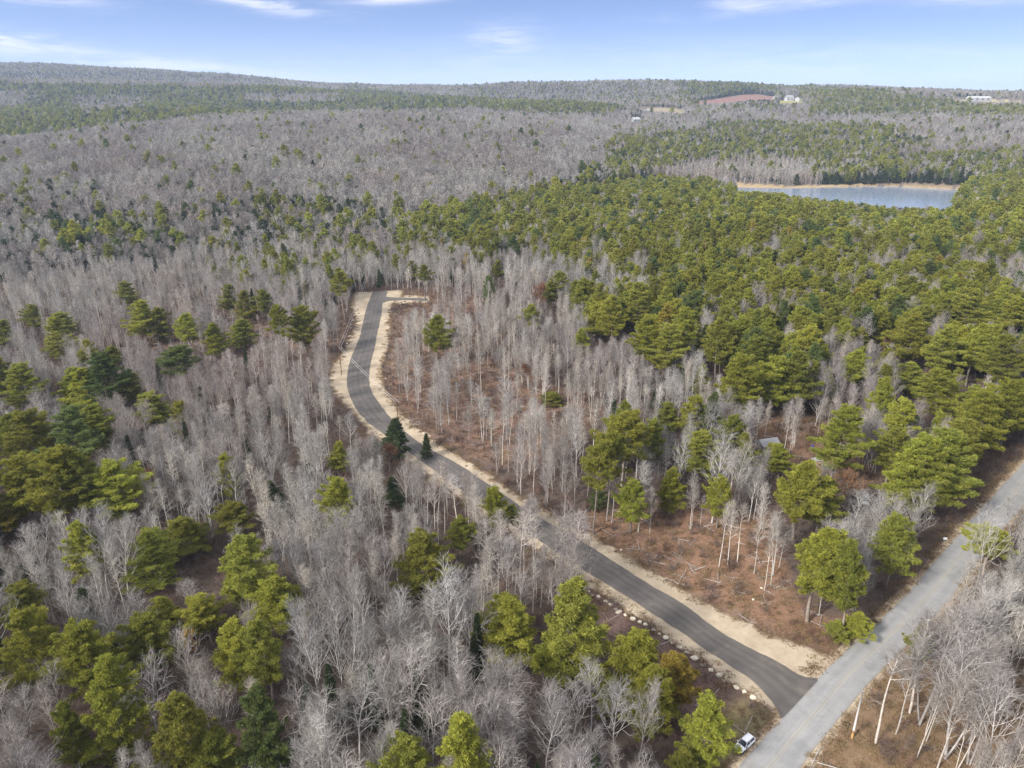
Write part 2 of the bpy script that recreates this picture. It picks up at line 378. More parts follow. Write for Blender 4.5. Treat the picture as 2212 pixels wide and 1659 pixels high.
def sand_mat():
    m, t = new_mat('sand'); g = t.n('ShaderNodeNewGeometry'); e = t.n('ShaderNodeAttribute', attribute_name='edge')
    n1 = t.noise(g.outputs['Position'], .16, 5, .65); n2 = t.noise(g.outputs['Position'], 1.1, 5, .7); n3 = t.noise(g.outputs['Position'], 5., 3, .7)
    c = t.mix(t.ramp(n1, .3, .7), (.31, .25, .18), (.43, .36, .265))
    c = t.mix(t.m('MULTIPLY', t.ramp(n2, .52, .72), .6), c, (.27, .20, .13))
    c = t.mix(t.m('MULTIPLY', t.ramp(n3, .6, .75), .4), c, (.20, .155, .11))
    k = t.m('SUBTRACT', 1, t.ramp(t.m('ADD', e.outputs['Fac'], t.m('ADD', t.m('MULTIPLY', t.m('SUBTRACT', n2, .5), 5.), t.m('MULTIPLY', t.m('SUBTRACT', n1, .5), 6.))), .0, 1.7))
    c = t.mix(k, c, t.mix(n3, (.15, .11, .08), (.24, .175, .115)))
    finish(t, principled(t, c, .95, .1, (n2, .5, .15))); return m
M['sand'] = sand_mat()
NEW_L = [(806, 629), (797, 650), (787, 683), (781, 713), (771, 743), (757, 776), (751, 803), (749, 830), (754, 853), (767, 880), (787, 906), (811, 926), (845, 950), (897, 988), (951, 1026), (1004, 1064), (1105, 1132), (1180, 1179), (1271, 1239), (1337, 1279), (1404, 1323), (1475, 1369), (1525, 1406), (1575, 1439), (1618, 1466), (1648, 1496), (1675, 1529), (1688, 1556)]
NEW_R = [(838, 630), (834, 642), (827, 655), (824, 680), (817, 713), (809, 753), (801, 786), (798, 820), (804, 846), (821, 873), (841, 900), (864, 923), (897, 950), (937, 975), (984, 1000), (1031, 1030), (1094, 1073), (1134, 1100), (1237, 1159), (1304, 1199), (1404, 1264), (1475, 1305), (1558, 1366), (1675, 1429), (1708, 1449), (1735, 1462), (1772, 1466)]
VER_L = [(765, 632), (757, 655), (766, 690), (755, 730), (741, 760), (714, 795), (712, 830), (730, 862), (752, 886), (769, 905), (790, 932), (830, 960), (880, 1000), (940, 1045), (1000, 1085), (1100, 1155), (1180, 1205), (1265, 1262), (1337, 1306), (1404, 1352), (1475, 1404), (1508, 1424), (1558, 1469), (1608, 1499), (1651, 1534), (1688, 1562)]
VER_R = [(872, 627), (868, 640), (852, 656), (845, 690), (842, 740), (829, 786), (829, 830), (840, 853), (859, 880), (899, 921), (948, 958), (1000, 990), (1060, 1026), (1120, 1068), (1240, 1134), (1300, 1168), (1400, 1228), (1475, 1272), (1591, 1336), (1675, 1373), (1765, 1402), (1812, 1416)]
OLD_L = [(1490, 1780), (1595, 1659), (1691, 1549), (1765, 1468), (1808, 1423), (1908, 1333), (1975, 1266), (2034, 1196), (2108, 1113), (2212, 999), (2300, 905), (2400, 800), (2520, 690)]
DRV_T = [(826, 636), (840, 641), (870, 643), (900, 643.5), (924, 644)]
DRV_B = [(820, 662), (838, 652), (870, 650), (900, 650.5), (924, 651.5)]
nl, nr = world_line(NEW_L, 260), world_line(NEW_R, 260)
vl, vr = world_line(VER_L, 260), world_line(VER_R, 260)
ol = world_line(OLD_L, 200)
_d = np.gradient(ol, axis=0); _d /= np.hypot(_d[:, 0], _d[:, 1])[:, None]
orr = ol + np.c_[_d[:, 1], -_d[:, 0]] * 8.3
dt, db = world_line(DRV_T, 30), world_line(DRV_B, 30)
ribbon('sand_verge', vl, vr, .10, .03, 14, M['sand'], .45, 3)
ribbon('new_road', nl, nr, .26, .14, 6, M['new_road'], .10, 4)
ribbon('driveway', dt, db, .22, .12, 4, M['new_road'], .12, 5)
VD_T = world_line([(820, 632), (845, 636), (880, 638), (925, 640)], 30); VD_B = world_line([(815, 668), (845, 660), (880, 656), (930, 656)], 30)
ribbon('drive_verge', VD_T, VD_B, .16, .03, 6, M['sand'], .5, 6)
def shift(a, b, k): return a + (a - b) / np.hypot(*(a - b).T)[:, None] * k
ribbon('road_shoulder', shift(ol, orr, 1.6), shift(orr, ol, 1.4), .08, .02, 8, M['sand'], .35, 7)
ribbon('paved_road', ol, orr, .30, .16, 8, M['old_road'], .08, 8)
NEW_POLY = np.vstack([vl, vr[::-1]]); OLD_POLY = np.vstack([shift(ol, orr, 3.0), shift(orr, ol, 2.0)[::-1]])
DRV_POLY = np.vstack([VD_T, VD_B[::-1]])

# ------------------------------------------------------------------ ground sheet
C1 = [(858, 640), (960, 600), (1030, 620), (1060, 700), (1150, 800), (1310, 880), (1260, 960), (1100, 1000), (1010, 985), (900, 925), (840, 850), (836, 780), (850, 700)]
C2 = [(1290, 1095), (1400, 1085), (1540, 1090), (1660, 1120), (1690, 1200), (1720, 1290), (1800, 1340), (1860, 1340), (1815, 1415), (1700, 1375), (1590, 1330), (1475, 1270), (1400, 1225), (1250, 1140)]
C3 = [(1560, 880), (1640, 885), (1800, 905), (1880, 960), (1900, 1040), (1800, 1060), (1700, 1010), (1600, 960)]
C4 = [(1690, 1700), (1850, 1500), (1960, 1420), (2100, 1440), (2300, 1440), (2300, 1800), (1690, 1800)]
C5 = [(1270, 1262), (1337, 1308), (1475, 1408), (1660, 1540), (1690, 1560), (1600, 1640), (1500, 1560), (1380, 1440), (1270, 1330)]
C6 = [(1600, 1505), (1690, 1562), (1640, 1680), (1540, 1700), (1530, 1570)]
LEFTLOT = [(560, 560), (760, 560), (770, 640), (745, 740), (700, 790), (620, 760), (520, 740), (300, 760), (250, 700), (420, 620)]
MARSH = [(1380, 392), (1500, 392), (1600, 396), (1700, 401), (1860, 398), (2000, 399), (2110, 401), (2130, 412), (2040, 412), (1940, 404), (1860, 405), (1780, 409), (1700, 412), (1590, 409), (1480, 410), (1380, 420), (1250, 430), (1240, 420)]
F_RED = [(1465, 226), (1500, 220), (1550, 213), (1600, 204.5), (1630, 203), (1672, 208.5), (1683, 216), (1640, 216), (1600, 219), (1540, 224)]
F_GRN = [(1676, 219), (1700, 216), (1735, 216.5), (1732, 222), (1700, 224), (1680, 224)]
F_TAN = [(1376, 234), (1400, 232), (1440, 233), (1480, 238), (1478, 246), (1440, 243), (1400, 241)]
F_R2 = [(2060, 213), (2140, 214), (2212, 216), (2212, 221), (2140, 221), (2060, 218)]
def build_ground():
    az = np.r_[np.linspace(-math.pi, -1.1, 30)[:-1], np.linspace(-1.1, 1.1, 560), np.linspace(1.1, math.pi, 30)[1:-1]]
    rr = np.exp(np.linspace(math.log(30), math.log(12000), 470)); na, nq = len(az), len(rr)
    A, Q = np.meshgrid(az, rr, indexing='ij'); X = (np.sin(A) * Q).ravel(); Y = (np.cos(A) * Q).ravel(); Z = ground_z(X, Y)
    px, py, zc = project(X, Y, Z); px = np.where(zc > 2, px, -9999)
    col = np.zeros((len(X), 3)); col[:] = (.105, .080, .066)  # wooded ground: shade of the dense stands is darkened into this colour
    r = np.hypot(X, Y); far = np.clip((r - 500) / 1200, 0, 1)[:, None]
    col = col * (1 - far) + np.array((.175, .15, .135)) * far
    rng = np.random.default_rng(5); jx = px + rng.normal(0, 5, len(px)) * np.clip(600 / r, 0, 1); jy = py + rng.normal(0, 4, len(px)) * np.clip(500 / r, 0, 1)
    for poly, c in ((LEFTLOT, (.19, .135, .105)), (C1, (.21, .135, .10)), (C2, (.225, .135, .09)), (C3, (.17, .105, .07)), (C4, (.20, .135, .085)), (C5, (.125, .082, .072)), (C6, (.175, .145, .08)),
                    (MARSH, (.36, .275, .17)), (F_RED, (.23, .13, .11)), (F_GRN, (.28, .27, .10)), (F_TAN, (.27, .225, .16)), (F_R2, (.38, .33, .20))):
        col[inside(poly, jx, jy)] = c
    C = col.reshape(na, nq, 3); ok = (r.reshape(na, nq) < 900)[..., None]
    for _ in range(2):
        P = np.pad(C, ((1, 1), (1, 1), (0, 0)), mode='edge'); S = (P[:-2, 1:-1] + P[2:, 1:-1] + P[1:-1, :-2] + P[1:-1, 2:] + 2 * C) / 6
        C = np.where(ok, S, C)
    i = np.arange(na)[:, None]; j = np.arange(nq - 1)[None, :]; i2 = (i + 1) % na
    F = np.stack([i * nq + j, i * nq + j + 1, i2 * nq + j + 1, i2 * nq + j], -1).reshape(-1, 4)
    V = np.c_[X, Y, Z]
    c0 = len(V); V = np.vstack([V, [[0, 0, 0]]])
    k = np.arange(na); tri = np.stack([k * nq, ((k + 1) % na) * nq, np.full(na, c0), np.full(na, c0)], -1)
    me = mesh_from('ground', V, F, [], True)
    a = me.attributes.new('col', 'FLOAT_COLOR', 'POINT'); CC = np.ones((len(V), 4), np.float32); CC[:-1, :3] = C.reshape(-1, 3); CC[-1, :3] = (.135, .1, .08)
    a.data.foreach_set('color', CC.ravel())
    m, t = new_mat('forest_floor'); at = t.n('ShaderNodeAttribute', attribute_name='col'); g = t.n('ShaderNodeNewGeometry')
    n1 = t.noise(g.outputs['Position'], .09, 5, .65); n2 = t.noise(g.outputs['Position'], .7, 5, .7); n3 = t.noise(g.outputs['Position'], 3.2, 4, .75)
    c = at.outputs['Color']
    c = t.mix(t.m('MULTIPLY', t.ramp(n1, .40, .66), .55), c, (.70, .66, .52), 'MULTIPLY')
    c = t.mix(t.m('MULTIPLY', t.ramp(n2, .48, .72), .75), c, (.50, .44, .42), 'MULTIPLY')
    c = t.mix(t.m('MULTIPLY', t.ramp(n3, .56, .75), .55), c, (1.75, 1.6, 1.45), 'MULTIPLY')
    c = t.mix(t.m('MULTIPLY', t.ramp(n1, .55, .75), .35), c, (.13, .115, .05))
    n4 = t.noise(g.outputs['Position'], .28, 6, .75, .6)
    c = t.mix(t.m('MULTIPLY', t.ramp(n4, .52, .70), .55), c, (1.45, 1.55, 1.6), 'MULTIPLY')     # paler dry patches
    c = t.mix(t.m('MULTIPLY', t.ramp(t.noise(g.outputs['Position'], .45, 6, .8, .4), .55, .70), .6), c, (.52, .46, .42), 'MULTIPLY')   # dark damp soil
    finish(t, principled(t, c, .95, .1, (t.m('ADD', n2, t.m('MULTIPLY', n3, .5)), .6, .25)))
    me.materials.append(m)
    o = link('ground', me); o['kind'] = 'structure'
build_ground()
def build_pond():
    m, t = new_mat('pond_water'); g = t.n('ShaderNodeNewGeometry')
    mp = t.n('ShaderNodeMapping'); mp.inputs['Scale'].default_value = (.12, .5, 1); t.l(g.outputs['Position'], mp.inputs[0])
    n = t.noise(mp.outputs[0], 1.0, 4, .6)
    finish(t, principled(t, (.225, .28, .36), .12, 1.0, (n, .25, .4))); P = [(x, y) for x, y in POND]  # pale blue base paints extra sky reflection into the water colour
    cx = sum(p[0] for p in P) / len(P); cy = sum(p[1] for p in P) / len(P)
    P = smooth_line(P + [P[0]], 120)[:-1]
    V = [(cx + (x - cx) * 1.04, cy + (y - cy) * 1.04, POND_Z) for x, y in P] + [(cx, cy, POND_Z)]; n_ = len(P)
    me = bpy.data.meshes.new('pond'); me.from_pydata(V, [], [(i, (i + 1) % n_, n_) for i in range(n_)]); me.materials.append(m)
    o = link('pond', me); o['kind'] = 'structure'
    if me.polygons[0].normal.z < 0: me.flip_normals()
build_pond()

# ------------------------------------------------------------------ tree builders
def seg_mesh(S, sides):
    """segments (x0,y0,z0,x1,y1,z1,r0,r1) -> prisms"""
    S = np.asarray(S, float); p0, p1, r0, r1 = S[:, :3], S[:, 3:6], S[:, 6], S[:, 7]
    d = p1 - p0; d /= np.linalg.norm(d, axis=1)[:, None] + 1e-9
    a = np.where((np.abs(d[:, 2]) < .95)[:, None], np.array((0, 0, 1.)), np.array((1., 0, 0)))
    u = np.cross(d, a); u /= np.linalg.norm(u, axis=1)[:, None] + 1e-9; v = np.cross(d, u)
    n = len(S); V = np.zeros((n, 2 * sides, 3))
    for k in range(sides):
        t = 2 * math.pi * k / sides; o = u * math.cos(t) + v * math.sin(t)
        V[:, k] = p0 + o * r0[:, None]; V[:, sides + k] = p1 + o * r1[:, None]
    b = (np.arange(n) * 2 * sides)[:, None]
    F = np.concatenate([np.stack([b + k, b + (k + 1) % sides, b + sides + (k + 1) % sides, b + sides + k], -1) for k in range(sides)], 1)
    return V.reshape(-1, 3), F.reshape(-1, 4)
def nrm(v): return v / (np.linalg.norm(v) + 1e-9)
def path(rng, p, d, L, n, wob, up, r0, r1, S):
    """a wandering branch: appends its segments to S, returns its points"""
    P = [np.array(p, float)]; d = nrm(np.array(d, float)); st = L / n
    for i in range(n):
        d = nrm(d + rng.normal(0, wob, 3) + np.array((0, 0, up)))
        q = P[-1] + d * st; ra = r0 + (r1 - r0) * i / n; rb = r0 + (r1 - r0) * (i + 1) / n
        S.append((*P[-1], *q, ra, rb)); P.append(q)
    return P
def along(P, t):
    k = t * (len(P) - 1); i = min(int(k), len(P) - 2); f = k - i
    return P[i] * (1 - f) + P[i + 1] * f, nrm(P[i + 1] - P[i])
def split_dir(rng, d, ang):
    a = nrm(np.cross(d, nrm(rng.normal(0, 1, 3)))); return nrm(d * math.cos(ang) + a * math.sin(ang))
def make_bare(seed, H=20, fork=.4, width=9., nl=12, subs=5, twigs=4, lets=2, r0=.20, pale=False, stems=1, tw=1.):
    rng = np.random.default_rng(seed); T, B, W = [], [], []
    for s in range(stems):
        lean = rng.normal(0, .018 if stems == 1 else .13, 2); base = np.array((*(rng.normal(0, .35, 2) if stems > 1 else (0, 0)), -.3))
        Hs = H * (1 if s == 0 else rng.uniform(.75, .95))
        tr = path(rng, base, (lean[0], lean[1], 1), Hs * .94, 9, .02 if pale else .04, .03, r0 * (1 if s == 0 else .8), .035, T)
        n = max(4, int(nl / (stems ** .5)))
        for i in range(n):
            t = fork + (1 - fork) * ((i + rng.uniform(0, .8)) / n) ** .9 * .97; p, d = along(tr, min(t, .985))
            k = (t - fork) / (1 - fork); az = i * 2.4 + rng.uniform(-.5, .5)
            if pale: ang = R(rng.uniform(30, 50) - 16 * k); L = width * .5 * (1.2 - .8 * k) * rng.uniform(.7, 1.2); up = .07
            else: ang = R(rng.uniform(30, 52) - 22 * k); L = width * .5 * (1.6 - .85 * k) * rng.uniform(.75, 1.15); up = .055
            dd = np.array((math.cos(az) * math.sin(ang), math.sin(az) * math.sin(ang), math.cos(ang)))
            rl = r0 * (.36 - .19 * k)
            li = path(rng, p, dd, L, 5, .05, up, rl, rl * .3, T)
            for j in range(subs):
                t2 = .22 + .76 * (j + rng.uniform(0, 1)) / subs; p2, d2 = along(li, min(t2, .99))
                su = path(rng, p2, split_dir(rng, d2, R(rng.uniform(28, 55))), L * (.55 - .28 * t2) * rng.uniform(.7, 1.25), 3, .09, .08, .036 * tw, .018 * tw, B)
                for q in range(twigs):
                    t3 = .2 + .8 * (q + rng.uniform(0, 1)) / twigs; p3, d3 = along(su, min(t3, .99))
                    twg = path(rng, p3, split_dir(rng, d3, R(rng.uniform(22, 48))), rng.uniform(.8, 1.7) * (width / 9) ** .5, 2, .08, .10, .018 * tw, .011 * tw, W)
                    for z in range(lets):
                        p4, d4 = along(twg, rng.uniform(.15, 1.)); W.append((*p4, *(p4 + split_dir(rng, d4, R(rng.uniform(20, 45))) * rng.uniform(.4, .95)), .011 * tw, .006 * tw))
        # dead stubs low on the stem
        for i in range(5):
            p, d = along(tr, rng.uniform(.15, fork)); az = rng.uniform(0, 6.3)
            path(rng, p, (math.cos(az), math.sin(az), rng.uniform(-.1, .5)), rng.uniform(.6, 2.2), 2, .2, 0, .03, .012, B)
    return T, B, W
def join_arrays(parts):
    Vs, Fs, Mi, Ti, n = [], [], [], [], 0
    for V, F, mi, ti in parts:
        Vs.append(V); Fs.append(F + n); n += len(V); Mi.append(np.full(len(F), mi)); Ti.append(ti if ti is not None else np.zeros(len(V)))
    return np.vstack(Vs), np.vstack(Fs), np.concatenate(Mi), np.concatenate(Ti)
def bare_meshes(name, seed, bark_m, twig_m, **kw):
    T, B, W = make_bare(seed, pale=name.startswith('aspen'), **kw)
    V, F = seg_mesh(T, 5); t = mesh_from(name + '_trunk', V, F, [bark_m], True)
    V1, F1 = seg_mesh(B, 3); V2, F2 = seg_mesh(W, 3); a = join_arrays([(V1, F1, 0, None), (V2, F2, 1, None)]); c = mesh_from(name + '_crown', a[0], a[1], [bark_m, twig_m], False, a[2])
    return t, c
def tufts(rng, C, D, size, nb, wid, hemi=.9):
    """clusters of narrow leaf blades: centres C, main directions D"""
    n = len(C); C = np.repeat(C, nb, 0); Dm = np.repeat(D, nb, 0)
    d = Dm + rng.normal(0, hemi, (n * nb, 3)); d /= np.linalg.norm(d, axis=1)[:, None] + 1e-9
    L = size * rng.uniform(.6, 1.25, n * nb)[:, None]; r = rng.normal(0, 1, (n * nb, 3)); s = np.cross(d, r); s /= np.linalg.norm(s, axis=1)[:, None] + 1e-9
    w = wid * rng.uniform(.7, 1.3, n * nb)[:, None]; o = C + rng.normal(0, size * .12, (n * nb, 3))
    V = np.stack([o, o + d * L * .55 + s * w, o + d * L, o + d * L * .55 - s * w], 1).reshape(-1, 3)
    F = np.arange(n * nb * 4).reshape(-1, 4); tint = np.repeat(np.repeat(rng.beta(1.3, 2.2, n), nb), 4)
    return V, F, tint
def make_pine(seed, H=24, c0=.3, Lmax=4.2, gap=1.3, dens=1.35, tsz=.50, nb=12, twid=.046, simple_=False):
    rng = np.random.default_rng(seed); T = []
    tr = path(rng, (0, 0, -.3), (rng.normal(0, .02), rng.normal(0, .02), 1), H * .99, 10, .018, .02, .26, .03, T)
    C, D = [], []; z = H * c0; side = rng.uniform(0, 6.28); lop = rng.uniform(.0, .3)
    while z < H * .985:
        t = (z - H * c0) / (H * (1 - c0)); nbr = rng.integers(5, 8) if t < .9 else 3
        prof = min(1, .62 + 1.6 * t) * (1 - t) ** .62 * 1.12 + .05
        a0 = rng.uniform(0, 6.28)
        for b in range(nbr):
            az = a0 + b * 6.28 / nbr + rng.normal(0, .25)
            L = Lmax * prof * rng.uniform(.45, 1.3) * (1 + lop * math.cos(az - side))
            if t < .12 and rng.random() < .45: L *= .55
            elv = R(rng.uniform(-6, 12) + 42 * t ** 1.5)
            p, d = along(tr, min(z / (H * .99), .99)); dd = (math.cos(az) * math.cos(elv), math.sin(az) * math.cos(elv), math.sin(elv))
            P = path(rng, p, dd, L, 4, .07, .07, .06 * (1 - t) + .02, .015, T)
            m = int((5 + L * 7.5) * dens); s_ = 1 - rng.random(m) ** 1.5 * .72
            lat = np.array((-math.sin(az), math.cos(az), 0))
            for q in s_:
                pp, d2 = along(P, min(q, .995)); wv = rng.normal(0, .5) * .42 * L * (1.12 - q) ** .8
                C.append(pp + lat * wv - d2 * abs(wv) * .35 + np.array((0, 0, rng.normal(.1, .16)))); D.append(nrm(d2 * .7 + lat * np.sign(wv) * .45 + np.array((0, 0, .55))))
        z += gap * rng.uniform(.75, 1.3) * (1 - .45 * t)
    for q in range(int(14 * dens)): C.append(tr[-1] + rng.normal(0, .3, 3) - np.array((0, 0, .5))); D.append(np.array((0, 0, 1.)))
    # dead lower limbs
    for i in range(int(10 * (c0 > .2))):
        p, d = along(tr, rng.uniform(.12, c0)); az = rng.uniform(0, 6.3); path(rng, p, (math.cos(az), math.sin(az), .1), rng.uniform(.8, 2.4), 2, .1, 0, .03, .01, T)
    V, F, tint = tufts(rng, np.array(C), np.array(D), tsz, nb, twid)
    return T, V, F, tint
def make_spruce(seed, H=17, W=2.6, gap=.62, dens=1., nb=8, tsz=.42, twid=.055):
    rng = np.random.default_rng(seed); T = []
    tr = path(rng, (0, 0, -.3), (0, 0, 1), H, 8, .01, .02, .2, .02, T); C, D = [], []; z = H * .12
    while z < H * .98:
        t = (z - H * .12) / (H * .88)
        for b in range(7):
            az = rng.uniform(0, 6.28); L = W * (1 - t) ** .85 * rng.uniform(.7, 1.15) + .15
            p, d = along(tr, min(z / H, .99)); P = path(rng, p, (math.cos(az), math.sin(az), -.12 + .5 * t), L, 3, .05, .03, .03, .01, T)
            m = int((3 + L * 6) * dens); lat = np.array((-math.sin(az), math.cos(az), 0))
            for q in 1 - rng.random(m) ** 1.4 * .8:
                pp, d2 = along(P, min(q, .99)); wv = rng.normal(0, .3) * L * (1.1 - q)
                C.append(pp + lat * wv + np.array((0, 0, rng.normal(-.05, .1)))); D.append(nrm(d2 + lat * np.sign(wv) * .4))
        z += gap * rng.uniform(.8, 1.2) * (1 - .4 * t)
    V, F, tint = tufts(rng, np.array(C), np.array(D), tsz, nb, twid, .7)
    return T, V, F, tint
def ever_meshes(name, data, bark_m, leaf_m, sides=5):
    T, V, F, tint = data; v, f = seg_mesh(T, sides)
    return mesh_from(name + '_trunk', v, f, [bark_m], True), mesh_from(name + '_crown', V, F, [leaf_m], False, None, tint)
def make_russet(seed, H=13, **kw):
    rng = np.random.default_rng(seed); T, B, W = make_bare(seed, H=H, fork=.25, width=8.5, nl=13, subs=6, twigs=4, lets=2, r0=.17); B = B + W
    E = np.array(B)[:, 3:6]; E = E[rng.random(len(E)) < .85]; D = rng.normal(0, 1, E.shape); D[:, 2] -= .4
    V, F, tint = tufts(rng, E, D, .3, 5, .085, 1.2); return T, B, V, F, tint

PROTO = {}            # kind -> list of dict(trunk, crown, H, W, look words)
def add_proto(kind, t, c, H, W, look): PROTO.setdefault(kind, []).append(dict(t=t, c=c, H=H, W=W, look=look))
def retint(me, mat): c = me.copy(); c.materials.clear(); c.materials.append(mat); return c
PINE_SHAPES = [('full', .13, 4.3), ('full', .16, 3.7), ('mid', .32, 4.4), ('mid', .36, 3.7), ('high', .55, 4.3), ('high', .60, 3.6), ('mid', .28, 4.9)]
for i, (sh, c0, L) in enumerate(PINE_SHAPES):
    H = 22
    t, c = ever_meshes('pine', make_pine(100 + i, H, c0, L), M['pine_bark'], M['pine0'])
    for k, tn in enumerate(('yellow-green', 'mid-green', 'deep green', 'golden')):
        if k == 3 and i not in (1, 3): continue
        cc = c if k == 0 else retint(c, M['pine%d' % k])
        w = dict(full='full-skirted', mid='plumed', high='bare-legged')[sh]
        if L < 4: w = 'narrow ' + w
        if L > 4.5: w = 'broad ' + w
        add_proto('white_pine', t, cc, H, 2 * L, (tn, w, sh, k))
for i, (fk, wd, nlb, st, lk) in enumerate(((.34, 9.0, 21, 1, 'round-crowned'), (.40, 7.5, 19, 1, 'narrow-crowned'), (.28, 10.5, 23, 1, 'wide-spreading'), (.36, 8.5, 22, 2, 'twin-stemmed'),
                                     (.48, 8.2, 18, 1, 'high-forked'), (.32, 9.5, 22, 3, 'multi-stemmed'), (.38, 9., 17, 1, 'ragged-crowned'))):
    t, c = bare_meshes('hardwood', 200 + i, M['hard_bark'], M['hard_twig'], H=20, fork=fk, width=wd, nl=nlb, stems=st)
    add_proto('bare_hardwood', t, c, 20, wd, ('grey', lk))
for i, (fk, wd, nlb, st, lk) in enumerate(((.44, 5.8, 27, 1, 'straight-stemmed'), (.64, 4.6, 15, 1, 'small-headed'), (.40, 6.8, 24, 1, 'upswept'), (.72, 4.2, 12, 1, 'pole-like'), (.44, 6.4, 26, 2, 'forked'), (.30, 6.2, 30, 1, 'feathery'))):
    t, c = bare_meshes('aspen', 300 + i, M['pale_bark'], M['pale_twig'], H=20, fork=fk, width=wd, nl=nlb, subs=4, twigs=4, lets=2, r0=.15, stems=st)
    add_proto('pale_aspen', t, c, 20, wd, ('pale', lk))
for i in range(4):
    t, c = ever_meshes('spruce', make_spruce(400 + i, 17, (2.5, 3.1, 2.1, 2.8)[i]), M['pine_bark'], M['spruce'])
    add_proto('dark_spruce', t, c, 17, 5.2, ('dark', ('slim', 'broad', 'spire-like', 'dense')[i]))
def me_arrays(me):
    V = np.zeros(len(me.vertices) * 3, np.float32); me.vertices.foreach_get('co', V)
    F = np.zeros(len(me.loops), np.int32); me.loops.foreach_get('vertex_index', F); ti = None
    if 'tint' in me.attributes: ti = np.zeros(len(me.vertices), np.float32); me.attributes['tint'].data.foreach_get('value', ti)
    return V.reshape(-1, 3), F.reshape(-1, 4), ti
def joined(name, t, c):
    a, b = me_arrays(t), me_arrays(c); cm = np.zeros(len(c.polygons), np.int32); c.polygons.foreach_get('material_index', cm)
    V, F, mi, ti = join_arrays([(a[0], a[1], 0, a[2]), (b[0], b[1], 1, b[2])]); mi[len(a[1]):] += cm
    return mesh_from(name, V, F, [t.materials[0]] + list(c.materials), False, mi, ti)

# russet oak, brush, far versions
def russet_meshes(seed):
    T, B, V, F, tint = make_russet(seed); v, f = seg_mesh(T, 5); v2, f2 = seg_mesh(B, 3)
    A = join_arrays([(v2, f2, 0, None), (V, F, 1, tint)])
    return mesh_from('oak_trunk', v, f, [M['hard_bark']], True), mesh_from('oak_crown', A[0], A[1], [M['hard_twig'], M['russet']], False, A[2], A[3])
def brush_mesh(seed, h=3.2):
    rng = np.random.default_rng(seed); S = []
    for i in range(9):
        az = rng.uniform(0, 6.3); d = (math.cos(az) * .35, math.sin(az) * .35, 1); p = (rng.normal(0, .5), rng.normal(0, .5), -.1)
        P = path(rng, p, d, h * rng.uniform(.6, 1.1), 4, .14, .04, .03, .014, S)
        for j in range(9):
            q, dd = along(P, rng.uniform(.25, 1)); Q = path(rng, q, split_dir(rng, dd, R(rng.uniform(25, 60))), rng.uniform(.5, 1.2), 2, .15, .05, .018, .01, S)
            for k in range(3):
                q2, d3 = along(Q, rng.uniform(.2, 1)); S.append((*q2, *(q2 + split_dir(rng, d3, .7) * rng.uniform(.25, .6)), .011, .007))
    V, F = seg_mesh(S, 3); return mesh_from('brush', V, F, [M['brush']])
def far_bare(seed, pale=False):
    T, B, W = make_bare(seed, H=18, fork=.38 if not pale else .45, width=8.5 if not pale else 5.5, nl=12, subs=6, twigs=4, lets=0, r0=.2, pale=pale, tw=2.3)
    V, F = seg_mesh(T + B, 3); V2, F2 = seg_mesh(W, 3); a = join_arrays([(V, F, 0, None), (V2, F2, 1, None)])
    return mesh_from('far_bare', a[0], a[1], [M['pale_bark' if pale else 'hard_bark'], M['pale_twig' if pale else 'hard_twig']], False, a[2])
def far_ever(data, leaf):
    T, V, F, tint = data; v, f = seg_mesh(T, 3); a = join_arrays([(v, f, 0, None), (V, F, 1, tint)])
    return mesh_from('far_evergreen', a[0], a[1], [M['pine_bark'], leaf], False, a[2], a[3])

# ------------------------------------------------------------------ where the trees stand
f_hash = np.random.default_rng(77)
